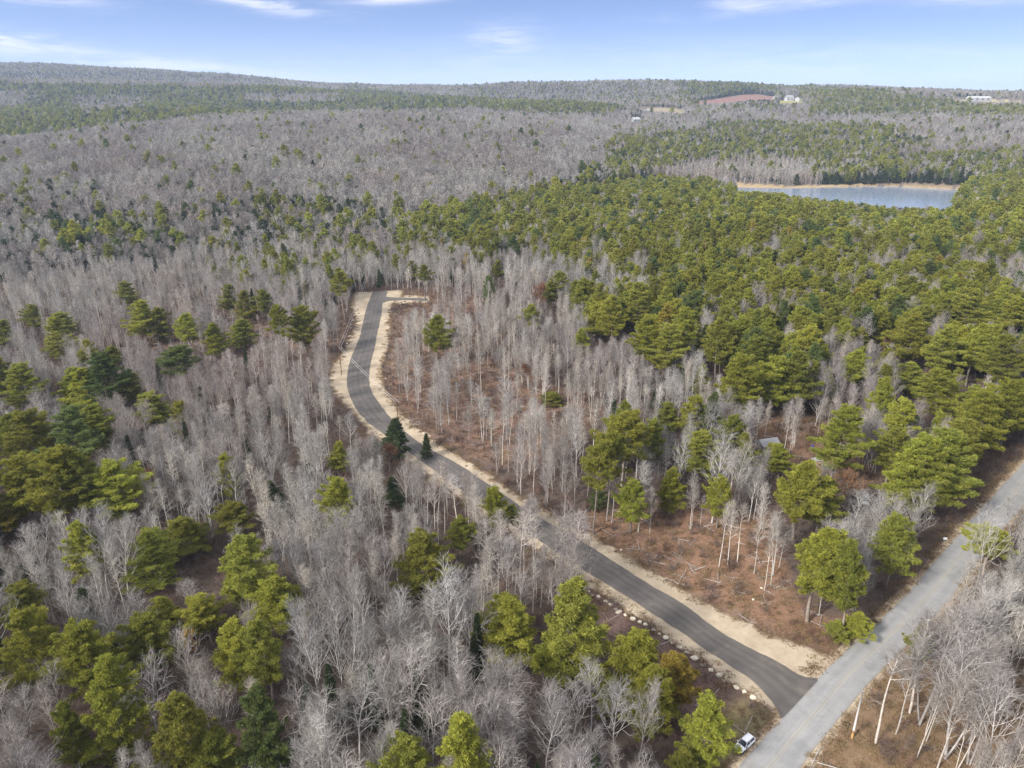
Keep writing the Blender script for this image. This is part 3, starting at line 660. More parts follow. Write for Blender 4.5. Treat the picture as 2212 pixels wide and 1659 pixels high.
# explicit conifers seen in the photo: x of crown, top y, y of crown bottom, crown width (photo px), tint 0-3 (4 = spruce), crown shape
EXP = [
 (1113, 1298, 1420, 122, 0, 'full'), (1228, 1238, 1452, 150, 1, 'full'), (1208, 1372, 1462, 74, 0, 'full'), (1388, 1350, 1490, 128, 0, 'full'), (1405, 1440, 1585, 84, 0, 'full'), (1478, 1425, 1540, 92, 3, 'full'), (1532, 1512, 1648, 96, 0, 'full'),
 (1330, 1470, 1540, 60, 1, 'full'), (1480, 1610, 1680, 60, 1, 'full'), (908, 1158, 1278, 112, 1, 'full'), (992, 1118, 1180, 62, 1, 'mid'), (1078, 1052, 1140, 52, 0, 'mid'), (1100, 1095, 1140, 40, 1, 'mid'), (724, 953, 1012, 44, 0, 'full'), (942, 684, 764, 66, 1, 'mid'), (915, 573, 612, 32, 1, 'high'),
 (737, 586, 640, 44, 1, 'high'), (1075, 560, 598, 26, 0, 'full'), (1182, 606, 656, 46, 1, 'mid'), (650, 660, 742, 66, 0, 'mid'), (594, 655, 722, 40, 0, 'high'), (574, 625, 676, 40, 1, 'mid'), (512, 690, 750, 78, 1, 'full'), (456, 694, 768, 46, 0, 'full'),
 (488, 612, 668, 42, 1, 'mid'), (526, 625, 690, 44, 0, 'full'), (396, 680, 742, 56, 0, 'mid'), (290, 648, 722, 60, 0, 'mid'), (328, 664, 724, 48, 1, 'mid'), (274, 606, 656, 46, 1, 'mid'), (344, 698, 738, 34, 1, 'full'), (108, 686, 772, 62, 1, 'full'), (136, 672, 716, 58, 1, 'mid'), (64, 656, 706, 42, 1, 'mid'),
 (26, 788, 872, 80, 1, 'mid'), (4, 688, 742, 48, 1, 'full'), (0, 772, 850, 60, 1, 'mid'), (150, 796, 880, 76, 0, 'full'), (206, 764, 862, 96, 2, 'mid'), (182, 790, 884, 70, 0, 'full'), (236, 745, 790, 44, 0, 'full'), (372, 752, 812, 88, 2, 'high'), (332, 846, 914, 76, 1, 'mid'), (286, 810, 866, 62, 1, 'mid'),
 (58, 886, 1000, 110, 1, 'mid'), (128, 880, 1010, 110, 2, 'mid'), (212, 912, 970, 66, 0, 'full'), (232, 996, 1108, 112, 0, 'mid'), (104, 956, 1100, 130, 0, 'mid'), (34, 985, 1100, 110, 0, 'mid'), (168, 962, 1096, 100, 1, 'mid'), (10, 900, 980, 80, 1, 'mid'), (190, 880, 950, 70, 1, 'mid'), (18, 1080, 1140, 90, 3, 'full'),
 (402, 1112, 1188, 94, 1, 'full'), (326, 1150, 1258, 112, 1, 'full'), (502, 1082, 1138, 74, 1, 'mid'), (502, 1166, 1300, 96, 1, 'mid'), (506, 1215, 1300, 80, 0, 'full'), (588, 1238, 1340, 98, 0, 'mid'), (50, 1318, 1465, 112, 0, 'mid'), (172, 1332, 1482, 118, 0, 'mid'), (30, 1255, 1340, 80, 1, 'mid'), (310, 1318, 1440, 110, 1, 'mid'), (355, 1290, 1375, 70, 0, 'full'), (440, 1290, 1360, 80, 0, 'mid'),
 (484, 1336, 1478, 92, 0, 'full'), (560, 1330, 1470, 80, 1, 'mid'), (212, 1428, 1645, 108, 0, 'full'), (140, 1508, 1660, 60, 1, 'full'), (394, 1485, 1690, 132, 1, 'full'), (562, 1470, 1660, 84, 2, 'full'), (430, 1600, 1720, 110, 1, 'full'), (580, 1590, 1680, 80, 2, 'full'),
 (1352, 898, 988, 124, 0, 'high'), (1292, 942, 1050, 70, 1, 'high'), (1322, 930, 1030, 60, 1, 'high'), (1448, 1006, 1104, 52, 0, 'full'), (1562, 1026, 1110, 56, 0, 'mid'), (1514, 938, 1014, 86, 1, 'mid'), (1452, 868, 930, 48, 1, 'full'), (1692, 962, 1020, 62, 0, 'mid'), (1822, 876, 1000, 112, 0, 'mid'), (1742, 1006, 1130, 136, 0, 'mid'), (1785, 1030, 1120, 80, 1, 'mid'),
 (1780, 1148, 1290, 124, 0, 'mid'), (1858, 1168, 1320, 72, 1, 'mid'), (1948, 1118, 1230, 84, 1, 'mid'), (1988, 900, 1064, 140, 0, 'mid'), (2058, 888, 1050, 120, 1, 'mid'), (1962, 986, 1096, 90, 0, 'full'), (2010, 960, 1090, 110, 1, 'mid'), (2108, 905, 1010, 90, 1, 'mid'), (2150, 840, 960, 110, 0, 'mid'), (2200, 820, 930, 90, 0, 'mid'), (1940, 920, 1010, 80, 1, 'mid'),
 (1608, 736, 868, 90, 0, 'mid'), (1680, 766, 866, 78, 0, 'mid'), (1642, 720, 820, 90, 1, 'mid'), (1730, 730, 860, 74, 1, 'mid'), (1398, 680, 770, 80, 0, 'mid'), (1330, 640, 730, 90, 0, 'mid'), (1440, 700, 790, 90, 1, 'mid'), (1490, 640, 750, 90, 0, 'mid'), (1560, 690, 790, 90, 1, 'mid'), (1300, 650, 720, 70, 0, 'mid'), (1380, 600, 690, 80, 1, 'mid'),
 (1855, 760, 830, 56, 0, 'mid'), (1905, 660, 740, 60, 0, 'mid'), (1985, 670, 770, 110, 0, 'mid'), (2040, 690, 800, 110, 1, 'mid'), (2120, 700, 800, 100, 0, 'mid'), (2180, 720, 830, 100, 1, 'mid'), (1980, 780, 850, 70, 1, 'full'), (2040, 800, 890, 90, 0, 'mid'), (2100, 620, 700, 90, 1, 'mid'), (2190, 640, 720, 80, 0, 'mid'), (2150, 1148, 1200, 90, 0, 'high'), (2000, 1350, 1420, 46, 0, 'full'),
 (1198, 850, 872, 46, 1, 'full'), (1850, 1320, 1372, 54, 0, 'full'), (1805, 1340, 1375, 44, 1, 'full'), (1290, 1040, 1100, 40, 2, 'full'),
 (845, 902, 982, 56, 4, ''), (918, 934, 986, 22, 4, ''), (810, 948, 975, 20, 4, ''), (1422, 838, 880, 22, 4, ''), (1528, 872, 915, 20, 4, ''), (585, 1040, 1110, 50, 4, ''), (665, 975, 1040, 26, 4, ''), (848, 1030, 1090, 44, 4, ''), (900, 1430, 1580, 36, 4, ''), (1290, 1590, 1680, 40, 4, ''), (676, 344, 384, 22, 4, ''), (508, 404, 442, 24, 4, ''), (752, 368, 395, 20, 4, ''), (232, 430, 462, 24, 4, ''), (148, 404, 432, 18, 4, ''), (20, 425, 470, 30, 4, ''), (105, 385, 415, 24, 2, 'mid'), (68, 418, 445, 26, 2, 'mid'), (172, 438, 462, 18, 4, ''), (488, 372, 395, 14, 4, ''), (427, 388, 400, 14, 4, ''), (398, 612, 655, 22, 4, ''), (360, 570, 605, 34, 4, ''),
]
# stands: (outline in the photo where the crowns show, class); later ones win
ST_ = [
 ([(-600, 250), (2800, 250), (2800, 480), (-600, 480)], 'HL'),
 ([(-600, 410), (100, 415), (420, 445), (700, 440), (860, 470), (860, 560), (700, 600), (400, 620), (0, 660), (-600, 680)], 'HS'),
 ([(-600, 550), (0, 585), (70, 640), (40, 680), (-600, 700)], 'SX'), ([(560, 430), (760, 440), (900, 480), (880, 545), (700, 560), (540, 500)], 'HX'), ([(1130, 410), (1330, 388), (1345, 430), (1230, 444), (1120, 455)], 'SX'), ([(120, 470), (330, 480), (420, 530), (300, 570), (140, 540)], 'HX'),
 ([(-600, 182), (100, 180), (420, 190), (740, 186), (900, 203), (1020, 212), (1060, 232), (900, 241), (740, 240), (560, 250), (440, 258), (300, 270), (200, 285), (0, 305), (-600, 330)], 'SM'),
 ([(130, 210), (290, 208), (310, 236), (170, 244)], 'H'), ([(-40, 200), (90, 198), (60, 240), (-40, 236)], 'H'), ([(520, 204), (740, 206), (740, 222), (560, 222)], 'H'),
 ([(-600, 150), (600, 172), (900, 192), (900, 200), (420, 186), (-600, 178)], 'H'),
 ([(-600, 100), (300, 130), (600, 165), (560, 178), (300, 176), (0, 174), (-600, 170)], 'HD'),
 ([(1000, 215), (1200, 222), (1340, 228), (1350, 246), (1240, 249), (1050, 240)], 'SM'),
 ([(980, 180), (1400, 180), (1400, 222), (1000, 215)], 'HS'),
 ([(1400, 175), (1720, 180), (1720, 240), (1400, 240)], 'HT'),
 ([(1440, 182), (1600, 180), (1665, 182), (1665, 204), (1600, 204), (1550, 211), (1500, 207), (1480, 196)], 'SM'), ([(1560, 192), (1662, 188), (1664, 205), (1570, 209)], 'S'), ([(1600, 209), (1680, 214), (1676, 222), (1600, 220)], 'S'),
 ([(1720, 186), (1860, 196), (2000, 212), (2100, 228), (2400, 240), (2400, 272), (2050, 264), (1900, 272), (1790, 256), (1750, 220)], 'M'),
 ([(1350, 250), (2000, 250), (2400, 260), (2400, 330), (2000, 340), (1700, 270), (1330, 300)], 'H'),
 ([(1330, 300), (1480, 288), (1560, 268), (1650, 263), (1780, 276), (1880, 272), (1990, 285), (1990, 322), (1900, 345), (1780, 350), (1640, 345), (1560, 355), (1400, 375), (1330, 400), (1250, 405), (1170, 415), (1240, 380), (1320, 350)], 'SX'),
 ([(1980, 262), (2400, 262), (2400, 328), (2000, 342)], 'H'),
 ([(1780, 348), (2000, 336), (2400, 330), (2400, 396), (1780, 402)], 'SX'),
 ([(1490, 350), (1600, 343), (1780, 353), (1785, 402), (1610, 400), (1460, 402), (1400, 392)], 'A'),
 ([(860, 490), (1000, 445), (1230, 426), (1290, 400), (1420, 395), (1560, 412), (1800, 422), (2030, 448), (2090, 400), (2212, 366), (2800, 350), (2800, 1000), (2120, 1060), (1900, 1060), (1920, 900), (1960, 870), (1900, 820), (1740, 850), (1580, 860), (1540, 780), (1400, 745), (1290, 720), (1265, 670), (1230, 600), (1150, 560), (1040, 560), (990, 540), (900, 520)], 'P'),
 ([(1140, 540), (1260, 590), (1330, 600), (1330, 640), (1250, 650), (1180, 620), (1080, 590), (1080, 560)], 'H'),
 ([(1260, 600), (1300, 570), (1390, 590), (1420, 640), (1330, 655), (1270, 650)], 'G'), ([(1500, 690), (1590, 690), (1570, 740), (1510, 740)], 'G'), ([(2090, 560), (2300, 540), (2300, 660), (2180, 650), (2110, 610)], 'G'), ([(1370, 462), (1420, 462), (1420, 490), (1370, 490)], 'G'),
 ([(1610, 520), (1700, 530), (1690, 575), (1630, 560)], 'G'), ([(1770, 560), (1840, 570), (1830, 600), (1770, 590)], 'G'), ([(1780, 690), (1900, 720), (1950, 850), (1880, 890), (1800, 860), (1760, 780)], 'G'), ([(1870, 575), (1960, 575), (1950, 610), (1860, 600)], 'G'), ([(1640, 660), (1740, 640), (1720, 700), (1640, 700)], 'G'), ([(1120, 470), (1180, 490), (1160, 520), (1110, 500)], 'G'),
 ([(620, 560), (860, 520), (1000, 545), (1080, 560), (1010, 600), (870, 630), (760, 630), (560, 640), (360, 640), (300, 700), (200, 700), (120, 640), (350, 590), (500, 570)], 'B'),
 ([(-300, 600), (300, 560), (560, 640), (760, 640), (740, 740), (700, 790), (440, 800), (200, 780), (-300, 800)], 'B2'),
 ([(1010, 570), (1100, 560), (1240, 620), (1270, 710), (1400, 760), (1540, 840), (1560, 900), (1400, 930), (1250, 880), (1180, 830), (1080, 770), (1020, 660)], 'A'),
 (C1, 'C'), ([(1040, 660), (1200, 700), (1330, 800), (1330, 870), (1180, 840), (1080, 780)], 'A'),
 ([(860, 690), (1000, 640), (1030, 740), (960, 900), (870, 860), (845, 760)], 'CT'),
 ([(1000, 880), (1280, 860), (1320, 960), (1260, 1090), (1040, 1010), (960, 960)], 'B2'),
 ([(420, 760), (700, 735), (770, 880), (720, 960), (430, 950)], 'A'), ([(260, 930), (720, 950), (900, 990), (820, 1080), (600, 1050), (300, 1070)], 'T'),
 ([(-300, 1080), (600, 1050), (640, 1240), (500, 1330), (200, 1330), (-300, 1260)], 'B'),
 ([(620, 1060), (820, 1080), (760, 1300), (640, 1300)], 'T'),
 ([(860, 960), (1010, 1010), (1200, 1100), (1300, 1190), (1260, 1260), (1100, 1290), (900, 1270), (780, 1130), (800, 1010)], 'A'),
 ([(560, 1290), (1060, 1270), (1250, 1440), (1500, 1560), (1560, 1900), (400, 1900), (560, 1560)], 'HH'),
 ([(1290, 960), (1560, 900), (1720, 960), (1720, 1060), (1560, 1090), (1300, 1090)], 'B'), (C3, 'CT'), ([(1290, 1100), (1660, 1110), (1660, 1190), (1740, 1330), (1700, 1370), (1475, 1270), (1250, 1140)], 'N'),
 ([(1860, 1060), (2060, 1040), (2090, 1110), (1960, 1250), (1890, 1290), (1850, 1180)], 'G'),
 (C4, 'N'), ([(1985, 1400), (2080, 1290), (2200, 1170), (2600, 900), (2800, 1700), (2120, 1700), (2060, 1600), (1940, 1500)], 'AR'),
]
# keep chances per candidate: pine, hardwood, aspen, spruce
CLS = dict(HX=(.09, .26, .10, .40), H=(.02, .44, .18, .02), HL=(.012, .56, .15, .014), HS=(.035, .44, .12, .22), SX=(.16, .18, .08, .46), HT=(.06, .5, .2, .06), P=(.45, .14, .12, .02), G=(.13, .38, .28, .02), M=(.28, .34, .1, .12), SM=(.20, .10, .03, .64), HD=(.02, .42, .02, .24), S=(.1, .05, 0, .8),
           A=(.01, .07, .55, .01), B=(.05, .22, .32, .03), B2=(.0, .13, .26, .01), C=(0, .02, .11, 0), CT=(0, .08, .34, .01), T=(.03, .32, .28, .03), HH=(.03, .36, .12, .03), N=(0, 0, 0, 0), AR=(.0, .10, .62, .0))
CLEAR = [
 [(1590, 405.5), (1700, 407.5), (1700, 415), (1590, 412)],
 [(1285, 1210), (1310, 1192), (1475, 1270), (1680, 1362), (1815, 1402), (1775, 1475), (1692, 1552), (1640, 1548), (1480, 1424), (1300, 1305), (1262, 1248)],
 [(720, 800), (742, 745), (765, 640), (800, 625), (862, 628), (926, 640), (926, 660), (855, 662), (840, 740), (832, 830), (880, 895), (960, 955), (1020, 995), (985, 1000), (900, 965), (850, 945), (790, 925), (760, 880), (730, 850)],
 [(1595, 1700), (1691, 1549), (1765, 1468), (1908, 1333), (2028, 1203), (2108, 1113), (2212, 998), (2212, 1020), (2130, 1120), (2030, 1240), (1930, 1380), (1880, 1480), (1775, 1599), (1700, 1700)],
 [(1590, 1575), (1640, 1570), (1632, 1640), (1592, 1645)], [(1828, 1480), (1885, 1480), (1870, 1610), (1828, 1610)],
 [(1700, 409), (2066, 411), (2060, 446), (1960, 448), (1860, 436), (1780, 428), (1700, 419)], [(1850, 1050), (1885, 1050), (1885, 1095), (1850, 1095)], [(1640, 945), (1675, 945), (1675, 975), (1640, 975)], [(1745, 955), (1845, 955), (1845, 1000), (1745, 1000)],
]
NONE_W = [NEW_POLY, OLD_POLY, DRV_POLY]
NONE_PX = [F_RED, F_GRN, F_TAN, F_R2, MARSH, POND_PX]
CLEAR_FAR = [F_RED, F_GRN, F_TAN, F_R2, [(1362, 252), (1386, 252), (1386, 268), (1362, 268)], [(1690, 208), (1735, 208), (1735, 222), (1690, 222)], [(2095, 214), (2130, 214), (2130, 222), (2095, 222)], [(2036, 212), (2050, 212), (2050, 220), (2036, 220)]]
def classify(px, py, x=None, y=None):
    rg = np.random.default_rng(9); c = np.full(len(px), 0); names = ['H'] + [k for k in CLS if k != 'H']
    jx = px + rg.normal(0, 11, len(px)) + (0 if x is None else 14 * np.sin(x / 47 + y / 61) + 9 * np.sin(x / 19 - y / 33)); jy = py + rg.normal(0, 1.3, len(px)) * np.clip((py - 190) / 60, .3, 6)
    for poly, k in ST_: c[inside(poly, jx, jy)] = names.index(k)
    if x is not None:                            # evergreen pockets scattered over the far grey woods
        v = np.sin(x / 83 + 2 * np.sin(y / 140)) + np.sin(y / 104 + 1.7 * np.sin(x / 117 + 1)) + .6 * np.sin(x / 37 + y / 51)
        pk = (np.hypot(x, y) > 1900) & np.isin(c, [names.index('H'), names.index('HL'), names.index('HT')]) & (v > 1.15); c[pk] = names.index('HS')
    return c, np.array([CLS[k] for k in names])
def cells(r0, r1, s, seed):
    rg = np.random.default_rng(seed); xm = r1 * .95
    gx, gy = np.meshgrid(np.arange(-xm, xm, s), np.arange(20, r1, s)); gx = gx.ravel(); gy = gy.ravel()
    gx = gx + rg.uniform(-.5, .5, gx.shape) * s; gy = gy + rg.uniform(-.5, .5, gy.shape) * s
    r = np.hypot(gx, gy); k = (r >= r0) & (r < r1) & (np.abs(gx) < 40 + .82 * gy + 60); return gx[k], gy[k], rg
# terrain sight lines: highest slope met on the way, per azimuth
_va = np.linspace(-1, 1, 900); _vr = np.exp(np.linspace(math.log(100), math.log(9000), 420))
_gA, _gR = np.meshgrid(_va, _vr, indexing='ij')
_sl = ((ground_z((np.sin(_gA) * _gR).ravel(), (np.cos(_gA) * _gR).ravel()).reshape(_gA.shape) + 9 - CAM_H) / _gR)
_mx = np.maximum.accumulate(_sl, axis=1)
def seen(x, y, ztop):
    r = np.hypot(x, y); a = np.clip(((np.arctan2(x, y) + 1) / 2 * 899).astype(int), 0, 899); j = np.clip(np.searchsorted(_vr, r * .97) - 1, 0, 419)
    return (ztop + 6 - CAM_H) / r > _mx[a, j]
KINDS = ['white_pine', 'bare_hardwood', 'pale_aspen', 'dark_spruce']
HT = dict(white_pine=(21.5, 3.6), bare_hardwood=(18, 3.2), pale_aspen=(18, 3.0), dark_spruce=(13.5, 3.))
def scatter(r0, r1, s, seed, mult):
    x, y, rg = cells(r0, r1, s, seed); z = ground_z(x, y)
    px, py, zc = project(x, y, z + 11); k = (px > -420) & (px < 2640) & (py < 2080) & (zc > 40)
    x, y, z, px, py, zc = (q[k] for q in (x, y, z, px, py, zc))
    c, P = classify(px, py, x, y); pr = np.minimum(P[c] * mult, 1); tot = pr.sum(1); sc_ = np.where(tot > 1, 1 / np.maximum(tot, 1e-6), 1); pr = pr * sc_[:, None]
    u = rg.random(len(x)); cum = np.cumsum(pr, 1); kind = (u[:, None] > cum).sum(1); ok = kind < 4
    bx, by, _ = project(x, y, z)
    for p in NONE_W: ok &= ~inside(p, x, y)
    for p in NONE_PX: ok &= ~inside(p, bx, by)
    x, y, z, kind, zc = (q[ok] for q in (x, y, z, kind, zc)); n = len(x)
    h = np.zeros(n)
    for i, kn in enumerate(KINDS): m = kind == i; h[m] = np.clip(rg.normal(HT[kn][0], HT[kn][1], m.sum()), HT[kn][0] * .55, HT[kn][0] * 1.4)
    v = seen(x, y, z + h)
    if r1 < 2000:                                 # nothing may stand in front of what the photo shows clear
        bad = np.zeros(n, bool)
        for q in np.linspace(0, 1, 9):
            a, b, zz = project(x, y, z + h * q); w = FPX / zz * (2.6 if q > .4 else .6)
            for p in CLEAR:
                for sg in (-1, 0, 1): bad |= inside(p, a + sg * w, b)
        v &= ~bad
    else:
        for q in (.3, .9):
            a, b, zz = project(x, y, z + h * q)
            for p in CLEAR_FAR: v &= ~inside(p, a, b)
    return [q[v] for q in (x, y, z, kind, h)] + [rg]
def nproto(kn): return len(PROTO[kn])
TREES = []            # dicts: kind, x, y, z, h, w (scale across), p (proto index), rz, exp
def proto_index(kn, rg, tint=None, shape=None):
    L = PROTO[kn]; c = [i for i, p in enumerate(L) if (tint is None or p['look'][3] == tint) and (shape is None or p['look'][2] == shape)] if kn == 'white_pine' else list(range(len(L)))
    return c[int(rg.integers(len(c)))] if c else 0
_rg = np.random.default_rng(4); EXPXY = []
for (cx, yt, yb, wd, tint, shp) in EXP:
    ext = (yb - yt) * {'full': .10, 'mid': .38, 'high': .95, '': .06}[shp]; ybase = yb + ext
    xb = 1106 + (cx - 1106) * (4757 - ybase) / (4757 - yt); bx, by = ray_ground(xb, ybase); z0 = gz(bx, by)
    dx, dy, dz = pix_dir(cx, yt); top = CAM_H + dz / math.hypot(dx, dy) * math.hypot(bx, by); h = min(30, max(5, top - z0))
    _, _, zc = project(bx, by, z0); kn = 'dark_spruce' if tint == 4 else 'white_pine'; pi = proto_index(kn, _rg, tint if tint < 4 else None, shp or None)
    if tint == 3: pi = proto_index(kn, _rg, 3, None)
    w = wd * float(zc) / FPX / PROTO[kn][pi]['W'] * 1.28
    TREES.append(dict(kind=kn, x=bx, y=by, z=z0, h=h, w=min(2.2, max(.25, w)), p=pi, rz=float(_rg.uniform(0, 6.28)), exp=1)); EXPXY.append((bx, by, w * PROTO[kn][pi]['W'] * .36))
EXPB = [  # x of crown, top y, foot y, crown width, kind
 (1945, 1392, 1606, 110, 'a'), (1990, 1376, 1586, 80, 'a'), (2066, 1262, 1560, 130, 'h'), (2112, 1178, 1545, 110, 'a'), (2176, 1196, 1640, 140, 'h'), (2206, 1285, 1652, 110, 'a'), (2150, 1240, 1530, 90, 'a'), (2030, 1296, 1540, 90, 'a'), (2192, 1120, 1470, 100, 'a'), (2160, 1100, 1330, 90, 'h'),
 (962, 1228, 1480, 120, 'h'), (918, 1246, 1455, 96, 'a'), (1012, 1262, 1440, 130, 'h'), (1070, 1118, 1330, 84, 'a'), (1128, 1080, 1318, 90, 'a'), (1188, 1112, 1305, 90, 'a'), (1236, 1080, 1296, 80, 'a'), (1262, 1125, 1290, 84, 'h'), (1040, 1150, 1330, 60, 'a'), (1160, 1060, 1250, 70, 'a'), (1096, 1160, 1330, 70, 'h'),
 (664, 1282, 1552, 130, 'h'), (728, 1262, 1550, 110, 'h'), (88, 1478, 1652, 90, 'a'), (16, 1482, 1650, 80, 'a'), (466, 1462, 1640, 110, 'h'), (300, 1440, 1640, 120, 'h'), (838, 1452, 1620, 110, 'h'), (880, 1390, 1600, 120, 'h'), (1004, 1410, 1620, 120, 'h'), (1112, 1420, 1625, 130, 'h'), (1232, 1462, 1650, 120, 'h'), (1334, 1470, 1655, 110, 'h'), (1396, 1480, 1655, 90, 'h'), (760, 1480, 1640, 150, 'h'), (930, 1500, 1690, 120, 'h'), (1060, 1500, 1700, 120, 'h'), (1180, 1520, 1710, 120, 'h'), (690, 1520, 1700, 120, 'h'),
 (640, 845, 950, 70, 'h'), (570, 850, 960, 44, 'a'), (480, 870, 990, 50, 'a'), (430, 815, 930, 40, 'a'), (300, 870, 970, 80, 'h'), (440, 780, 900, 36, 'a'), (640, 740, 830, 40, 'a'), (700, 760, 840, 34, 'a'), (65, 1125, 1240, 60, 'h'), (120, 1112, 1220, 50, 'h'), (170, 1105, 1225, 56, 'h'), (230, 1150, 1260, 60, 'h'), (280, 1112, 1210, 64, 'h'), (430, 1050, 1130, 50, 'h'), (380, 1055, 1140, 50, 'h'), (600, 1085, 1170, 50, 'a'), (520, 1060, 1130, 60, 'a'), (405, 1255, 1330, 70, 'h'), (245, 1340, 1400, 60, 'h'), (575, 1175, 1260, 60, 'h'), (555, 1150, 1210, 40, 'a'),
 (1560, 940, 1130, 80, 'h'), (1600, 960, 1120, 70, 'h'), (1470, 950, 1080, 60, 'h'), (1660, 1030, 1240, 40, 'a'), (1570, 1090, 1225, 34, 'a'), (1590, 1080, 1220, 40, 'a'), (1610, 1085, 1215, 40, 'a'), (1675, 1120, 1275, 36, 'a'), (1690, 1110, 1265, 40, 'a'), (1860, 1060, 1160, 80, 'h'), (1900, 1080, 1200, 110, 'h'), (1940, 1090, 1230, 90, 'h'), (1990, 1050, 1200, 90, 'h'), (940, 1000, 1130, 50, 'a'), (985, 1030, 1165, 60, 'a'), (1030, 1050, 1190, 56, 'a'), (1085, 1100, 1240, 60, 'a'), (1210, 1150, 1300, 70, 'a'), (905, 1000, 1110, 50, 'h'), (1390, 1000, 1150, 60, 'a'), (1800, 1170, 1330, 60, 'h'), (1330, 985, 1130, 50, 'h'),
]
for (cx, yt, ybase, wd, kk) in EXPB:
    xb = 1106 + (cx - 1106) * (4757 - ybase) / (4757 - yt); bx, by = ray_ground(xb, ybase); z0 = gz(bx, by)
    dx, dy, dz = pix_dir(cx, yt); top = CAM_H + dz / math.hypot(dx, dy) * math.hypot(bx, by); h = min(29, max(7, top - z0))
    _, _, zc = project(bx, by, z0); kn = 'pale_aspen' if kk == 'a' else 'bare_hardwood'; pi = proto_index(kn, _rg)
    w = wd * float(zc) / FPX / PROTO[kn][pi]['W']; w = min(max(w, h / 20 * .6), h / 20 * 1.5)
    TREES.append(dict(kind=kn, x=bx, y=by, z=z0, h=h, w=w, p=pi, rz=float(_rg.uniform(0, 6.28)), exp=1)); EXPXY.append((bx, by, 1.2))
EXPXY = np.array(EXPXY)
x, y, z, kind, h, rg = scatter(60, 640, 4.3, 11, 1.0)
d = np.full(len(x), 1e9)
for ex, ey, er in EXPXY: d = np.minimum(d, np.hypot(x - ex, y - ey) - er)
k = d > 1.0
for q in (.25, .45, .65, .85, 1.):
    a, b, zz = project(x, y, z + h * q)
    for (cx, yt, yb, wd, tn, _), (ex, ey, er) in zip(EXP, EXPXY):
        if tn == 4 and cx not in (845, 918): continue
        u = np.maximum(np.abs(a - cx) - FPX / zz * (1.6 if q > .4 else .3), 0) / (wd * .5); v = (b - (yt + yb) / 2) / ((yb - yt) * .5)
        k &= ~((u * u + v * v < .8) & (zz < ey * CT + CAM_H * ST + 1))
x, y, z, kind, h = (q[k] for q in (x, y, z, kind, h))
NEAR = []
TW = (.62, .2, .18)
for i in range(len(x)):
    kn = KINDS[kind[i]]
    pi = proto_index(kn, rg, (0, 1, 2)[int(rg.choice(3, p=(.52, .38, .10)))], ('mid', 'mid', 'high', 'full')[int(rg.integers(4))]) if kn == 'white_pine' else proto_index(kn, rg)
    if kn == 'white_pine' and rg.random() < .02: pi = proto_index(kn, rg, 3)
    TREES.append(dict(kind=kn, x=x[i], y=y[i], z=z[i], h=h[i], w=h[i] / PROTO[kn][pi]['H'] * rg.uniform(.85, 1.12) * (1.28 if kn == 'white_pine' else 1), p=pi, rz=rg.uniform(0, 6.28), exp=0))

# the largest of each kind in the picture stand as trees of their own, the rest of the wood is one mass per kind
for t in TREES:
    a, b, zc = project(t['x'], t['y'], t['z'] + t['h'] * .6); a0, b0, _ = project(t['x'], t['y'], t['z']); a1, b1, _ = project(t['x'], t['y'], t['z'] + t['h'])
    t['px'], t['py'], t['zc'] = float(a), float(b), float(zc); vis = -20 < a < 2232 and b1 < 1640 and b < 1690
    t['big'] = (t['h'] * FPX / float(zc)) * (1 if vis else 0)
MAXN = dict(white_pine=296, bare_hardwood=296, pale_aspen=296, dark_spruce=110)
INDIV = []; REST = {k: [] for k in KINDS}
for kn in KINDS:
    L = sorted([t for t in TREES if t['kind'] == kn], key=lambda t: -t['big'] - 1000 * t['exp'] * (t['big'] > 0))
    n = min(MAXN[kn], sum(t['big'] > 0 for t in L)); INDIV += L[:n]; REST[kn] += L[n:]
for t in INDIV:
    P = PROTO[t['kind']][t['p']]
    e = empty(t['kind'], (t['x'], t['y'], t['z']), t['rz']); e.scale = (t['w'], t['w'], t['h'] / P['H'])
    for nm_, me in (('trunk', P['t']), ('crown', P['c'])): link(nm_, me, e)
    t['obj'] = e

